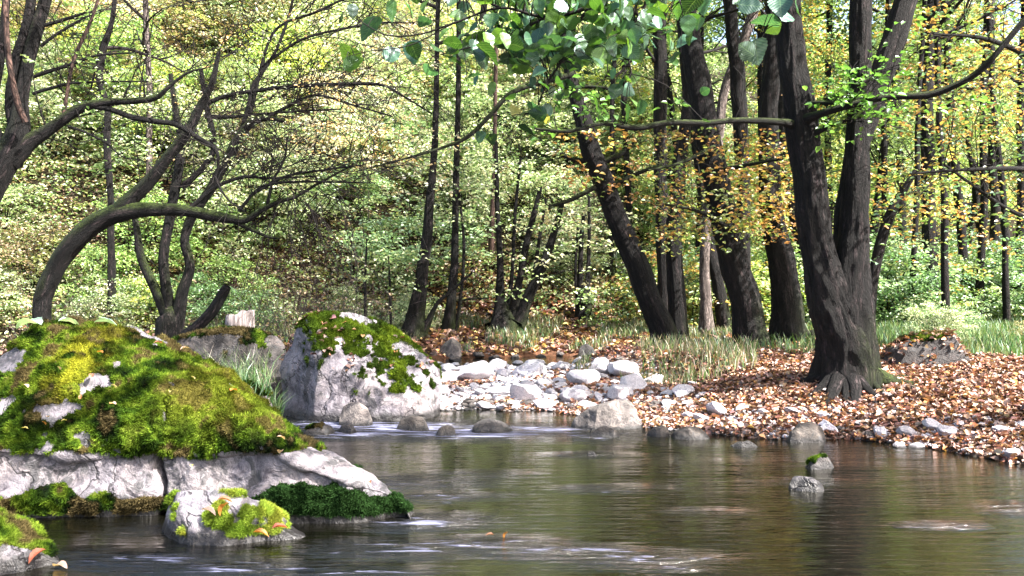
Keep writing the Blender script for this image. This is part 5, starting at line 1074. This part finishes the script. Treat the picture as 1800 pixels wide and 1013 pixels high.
# bright green ferns behind the crooked stems
def fern(px, d, n, L, lab):
    b = P(px, 500, d); b[2] = H1(b[0], b[1]); parts = []
    for j in range(n):
        a = rng.random()*6.28; t = np.linspace(.1, 1, 22); arc = np.stack([np.cos(a)*t*L*.7, np.sin(a)*t*L*.7, L*(t*1.0-.6*t*t)], -1); side = np.array([-math.sin(a), math.cos(a), 0])
        for sgn in (-1, 1): parts.append(leaves_geo(arc, L*.22*np.sin(np.pi*t**.7)+.01, np.repeat(np.array([[0, 0, 1.0]]), 22, 0), np.repeat(sgn*side[None], 22, 0)+.25*np.gradient(arc, axis=0)*20, palette([(.05, .22, .06), (.08, .30, .09)], 22), .05, .3))
    v, f, c_ = concat(parts); R = thing('fern', lab, 'fern', tuple(b), None, mk_mesh('fern', v, f, M_LEAF, col=c_)); return R
fern(300, 14.4, 26, .95, 'bright green fern seen between the crooked stems'); fern(345, 14.8, 20, .8, 'second bright green fern just right of the crooked stems'); fern(195, 13.6, 16, .5, 'small fern in the shade left of the dark stool')

# ------------------------------------------------------------------ overhanging leafy branch at the top (near the camera)
def overhang():
    d = 3.2; base = np.array([7.4, 6.9, H1(7.4, 6.9)]); R = thing('overhanging_alder', 'near tree whose broad serrated green leaves hang into the top of the picture', 'tree', tuple(base)); tb = []; tips = []
    tp = [(7.4, 6.9, base[2]-.2), (7.2, 6.7, 1.8), (6.7, 6.3, 3.6), (5.9, 5.8, 5.3), (4.9, 5.3, 6.6), (3.8, 5.0, 7.6)]; path = catmull(tp, 8); rr = np.linspace(.26, .09, len(path)); v, f, b = tube(path, rr, 20, .14, 5); mk_obj('trunk', mk_mesh('trunk', v-base, f, M_BARK, vec=b, smooth=True, fac={'moss': 0*v[:, 0]}), R)
    lb = [[(5.9, 5.8, 5.3), (4.4, 5.0, 4.9), (2.6, 4.4, 4.2), (1.0, 3.9, 3.45)], [(4.9, 5.3, 6.6), (3.6, 3.6, 7.0), (2.2, 2.2, 7.2), (.2, 1.4, 7.3)], [(4.5, 5.2, 7.0), (3.4, 5.5, 7.4), (1.9, 5.8, 7.6), (.4, 6.0, 7.8)]]; cs = []  # the two upper limbs are unseen, aimed to shade the boulders
    for q in lb:
        pa = catmull(q, 7); v, f, b = tube(pa, np.linspace(.085, .02, len(pa)), 10, .12, 7); mk_obj('limb', mk_mesh('limb', v-base, f, M_BARKF, vec=b, smooth=True, fac={'moss': 0*v[:, 0]}), R)
        if q[-1][2] > 5:
            for h_ in range(16): k_ = rng.integers(5, len(pa)); grow(pa[k_], rand_dir(1)[0]*np.array([1, 1, .3]), 1.5+rng.random(), .02, 1, tb, cs, .3, 3)
    cs = np.array(cs); ce = cs[rng.integers(0, len(cs), 330)]+rng.normal(size=(330, 3))*.3; ce = ce[ce[:, 2] > CAMH+.45*np.abs(ce[:, 1])+.6]
    v, f, c_ = sprays(ce, np.full(len(ce), .3), 16, .085, GREEN); mk_obj('crown', mk_mesh('crown', v-base, f, M_LEAF, col=c_), R)  # unseen crown added above the view to dapple the foreground with shade
    paths = [[(1290, -260, 40, .7), (1200, -120, 26, .4), (1120, -40, 16, .1), (1040, 10, 11), (960, 30, 8), (880, 14, 6), (800, 40, 5), (740, 60, 4), (680, 62, 3), (630, 36, 2)], [(1040, 10, 8), (1000, 60, 6), (985, 110, 5), (960, 150, 4), (940, 200, 3)], [(960, 30, 6), (880, 70, 4), (820, 85, 3), (760, 100, 2)],
             [(1150, -60, 10), (1130, 20, 6), (1100, 60, 4), (1110, 130, 3)], [(1230, -160, 14, .5), (1270, -40, 9, .3), (1330, 10, 6, .2), (1350, 40, 4, .1), (1330, 80, 3)], [(880, 14, 5), (820, -10, 4), (760, -10, 3), (700, -20, 2)], [(800, 40, 3), (720, 80, 2.5), (650, 90, 2), (610, 100, 1.5)], [(1180, -90, 8, .2), (1190, -20, 5, .1), (1200, 20, 3)]]
    allp = []
    for i, pts in enumerate(paths):
        p, r = world_path(pts, d); path = catmull(p, 6); rr = np.interp(np.linspace(0, len(p)-1, len(path)), np.arange(len(p)), r); tb.append(tube(path, rr, 6, .08, i)); allp.append(path)
    cols = [(.025, .07, .015), (.04, .11, .02), (.06, .15, .025), (.03, .09, .045), (.06, .16, .09), (.11, .22, .035), (.015, .045, .01)]
    SP = [(650, 50, 62), (612, 98, 52), (622, 112, 45), (690, 95, 42), (728, 92, 50), (728, 90, 40), (765, 84, 46), (756, 125, 45), (800, 108, 52), (815, 90, 40), (840, 70, 52), (858, 95, 60), (845, 85, 45), (690, 20, 44), (720, 18, 36), (912, 108, 44), (918, 122, 44), (945, 200, 40), (955, 205, 40), (925, 232, 40), (940, 190, 36), (905, 195, 30), (862, 245, 34),
          (845, 240, 30), (1118, 185, 44), (1095, 180, 40), (1100, 200, 40), (1125, 190, 34), (1152, 50, 46), (1165, 52, 44), (1240, 160, 24), (1243, 213, 22), (1215, 10, 50), (1330, 92, 60), (1312, 88, 44), (1345, 40, 60), (1372, 12, 60), (1400, 6, 56), (1320, 10, 50), (1360, 50, 40), (1380, 30, 40), (1300, 0, 40), (745, 40, 34), (620, 20, 30), (600, 30, 26), (780, 60, 34)]
    for i in range(360):
        px = r_.gauss(990, 105); py = r_.uniform(-20, 112)
        if px < 790 or px > 1230: continue
        SP.append((px, py, r_.uniform(26, 46)))
    for i in range(46): SP.append((r_.uniform(830, 1120), r_.uniform(90, 165), r_.uniform(22, 36))) if abs(i) % 2 else SP.append((r_.gauss(985, 35), r_.uniform(100, 200), r_.uniform(20, 34)))
    for i in range(40): SP.append((r_.uniform(700, 1250), r_.uniform(-60, 20), r_.uniform(26, 46)))
    V = []; Fq = []; B = []; C = []; o = 0; allpp = np.concatenate(allp)
    for i, (px, py, sz) in enumerate(SP):
        dd = d+r_.uniform(-.35, .45); L = sz/F*dd*0.88; v, f, b = leaf_shape(L, L*(.78+.15*r_.random()), 8, .25*r_.random(), .22*r_.random(), .05, seed=i, round_=.85)
        yaw = r_.uniform(0, 6.28); pitch = r_.choice([-.5, -.9, -1.3, -.3, .2])+r_.gauss(0, .25); roll = r_.gauss(0, .6)
        M = np.array(Matrix.Rotation(yaw, 3, 'Z') @ Matrix.Rotation(pitch, 3, 'X') @ Matrix.Rotation(roll, 3, 'Y')); v = (v-np.array([0, L*.5, 0]))@M.T+P(px, py, dd)
        root = v[2]; k = np.argmin(np.linalg.norm(allpp-root, axis=1)); q = allpp[k]; dist = np.linalg.norm(q-root)
        if dist < 1.0:
            mid = (q+root)/2+np.array([0, 0, .04*min(dist, .3)/.3]); tb.append(tube(catmull(np.array([q, mid, root]), 3), np.linspace(.0022, .0012, 7), 3))
        c_ = np.array(cols[r_.randrange(len(cols))])*r_.uniform(.45, 1.0)
        if i in (21, 18): c_ = np.array([.45, .42, .12])
        V.append(v); Fq.append(f+o); B.append(b); C.append(np.repeat(c_[None], len(v), 0)); o += len(v)
    mk_obj('leaves', mk_mesh('leaves', np.concatenate(V)-base, np.concatenate(Fq), M_BROAD, col=np.concatenate(C), vec=np.concatenate(B), smooth=True), R)
    v, f, b = merge_tubes(tb); mk_obj('twigs', mk_mesh('twigs', v-base, f, M_TWIG, vec=b, smooth=True), R)
overhang()
print('objects', len(S.objects))
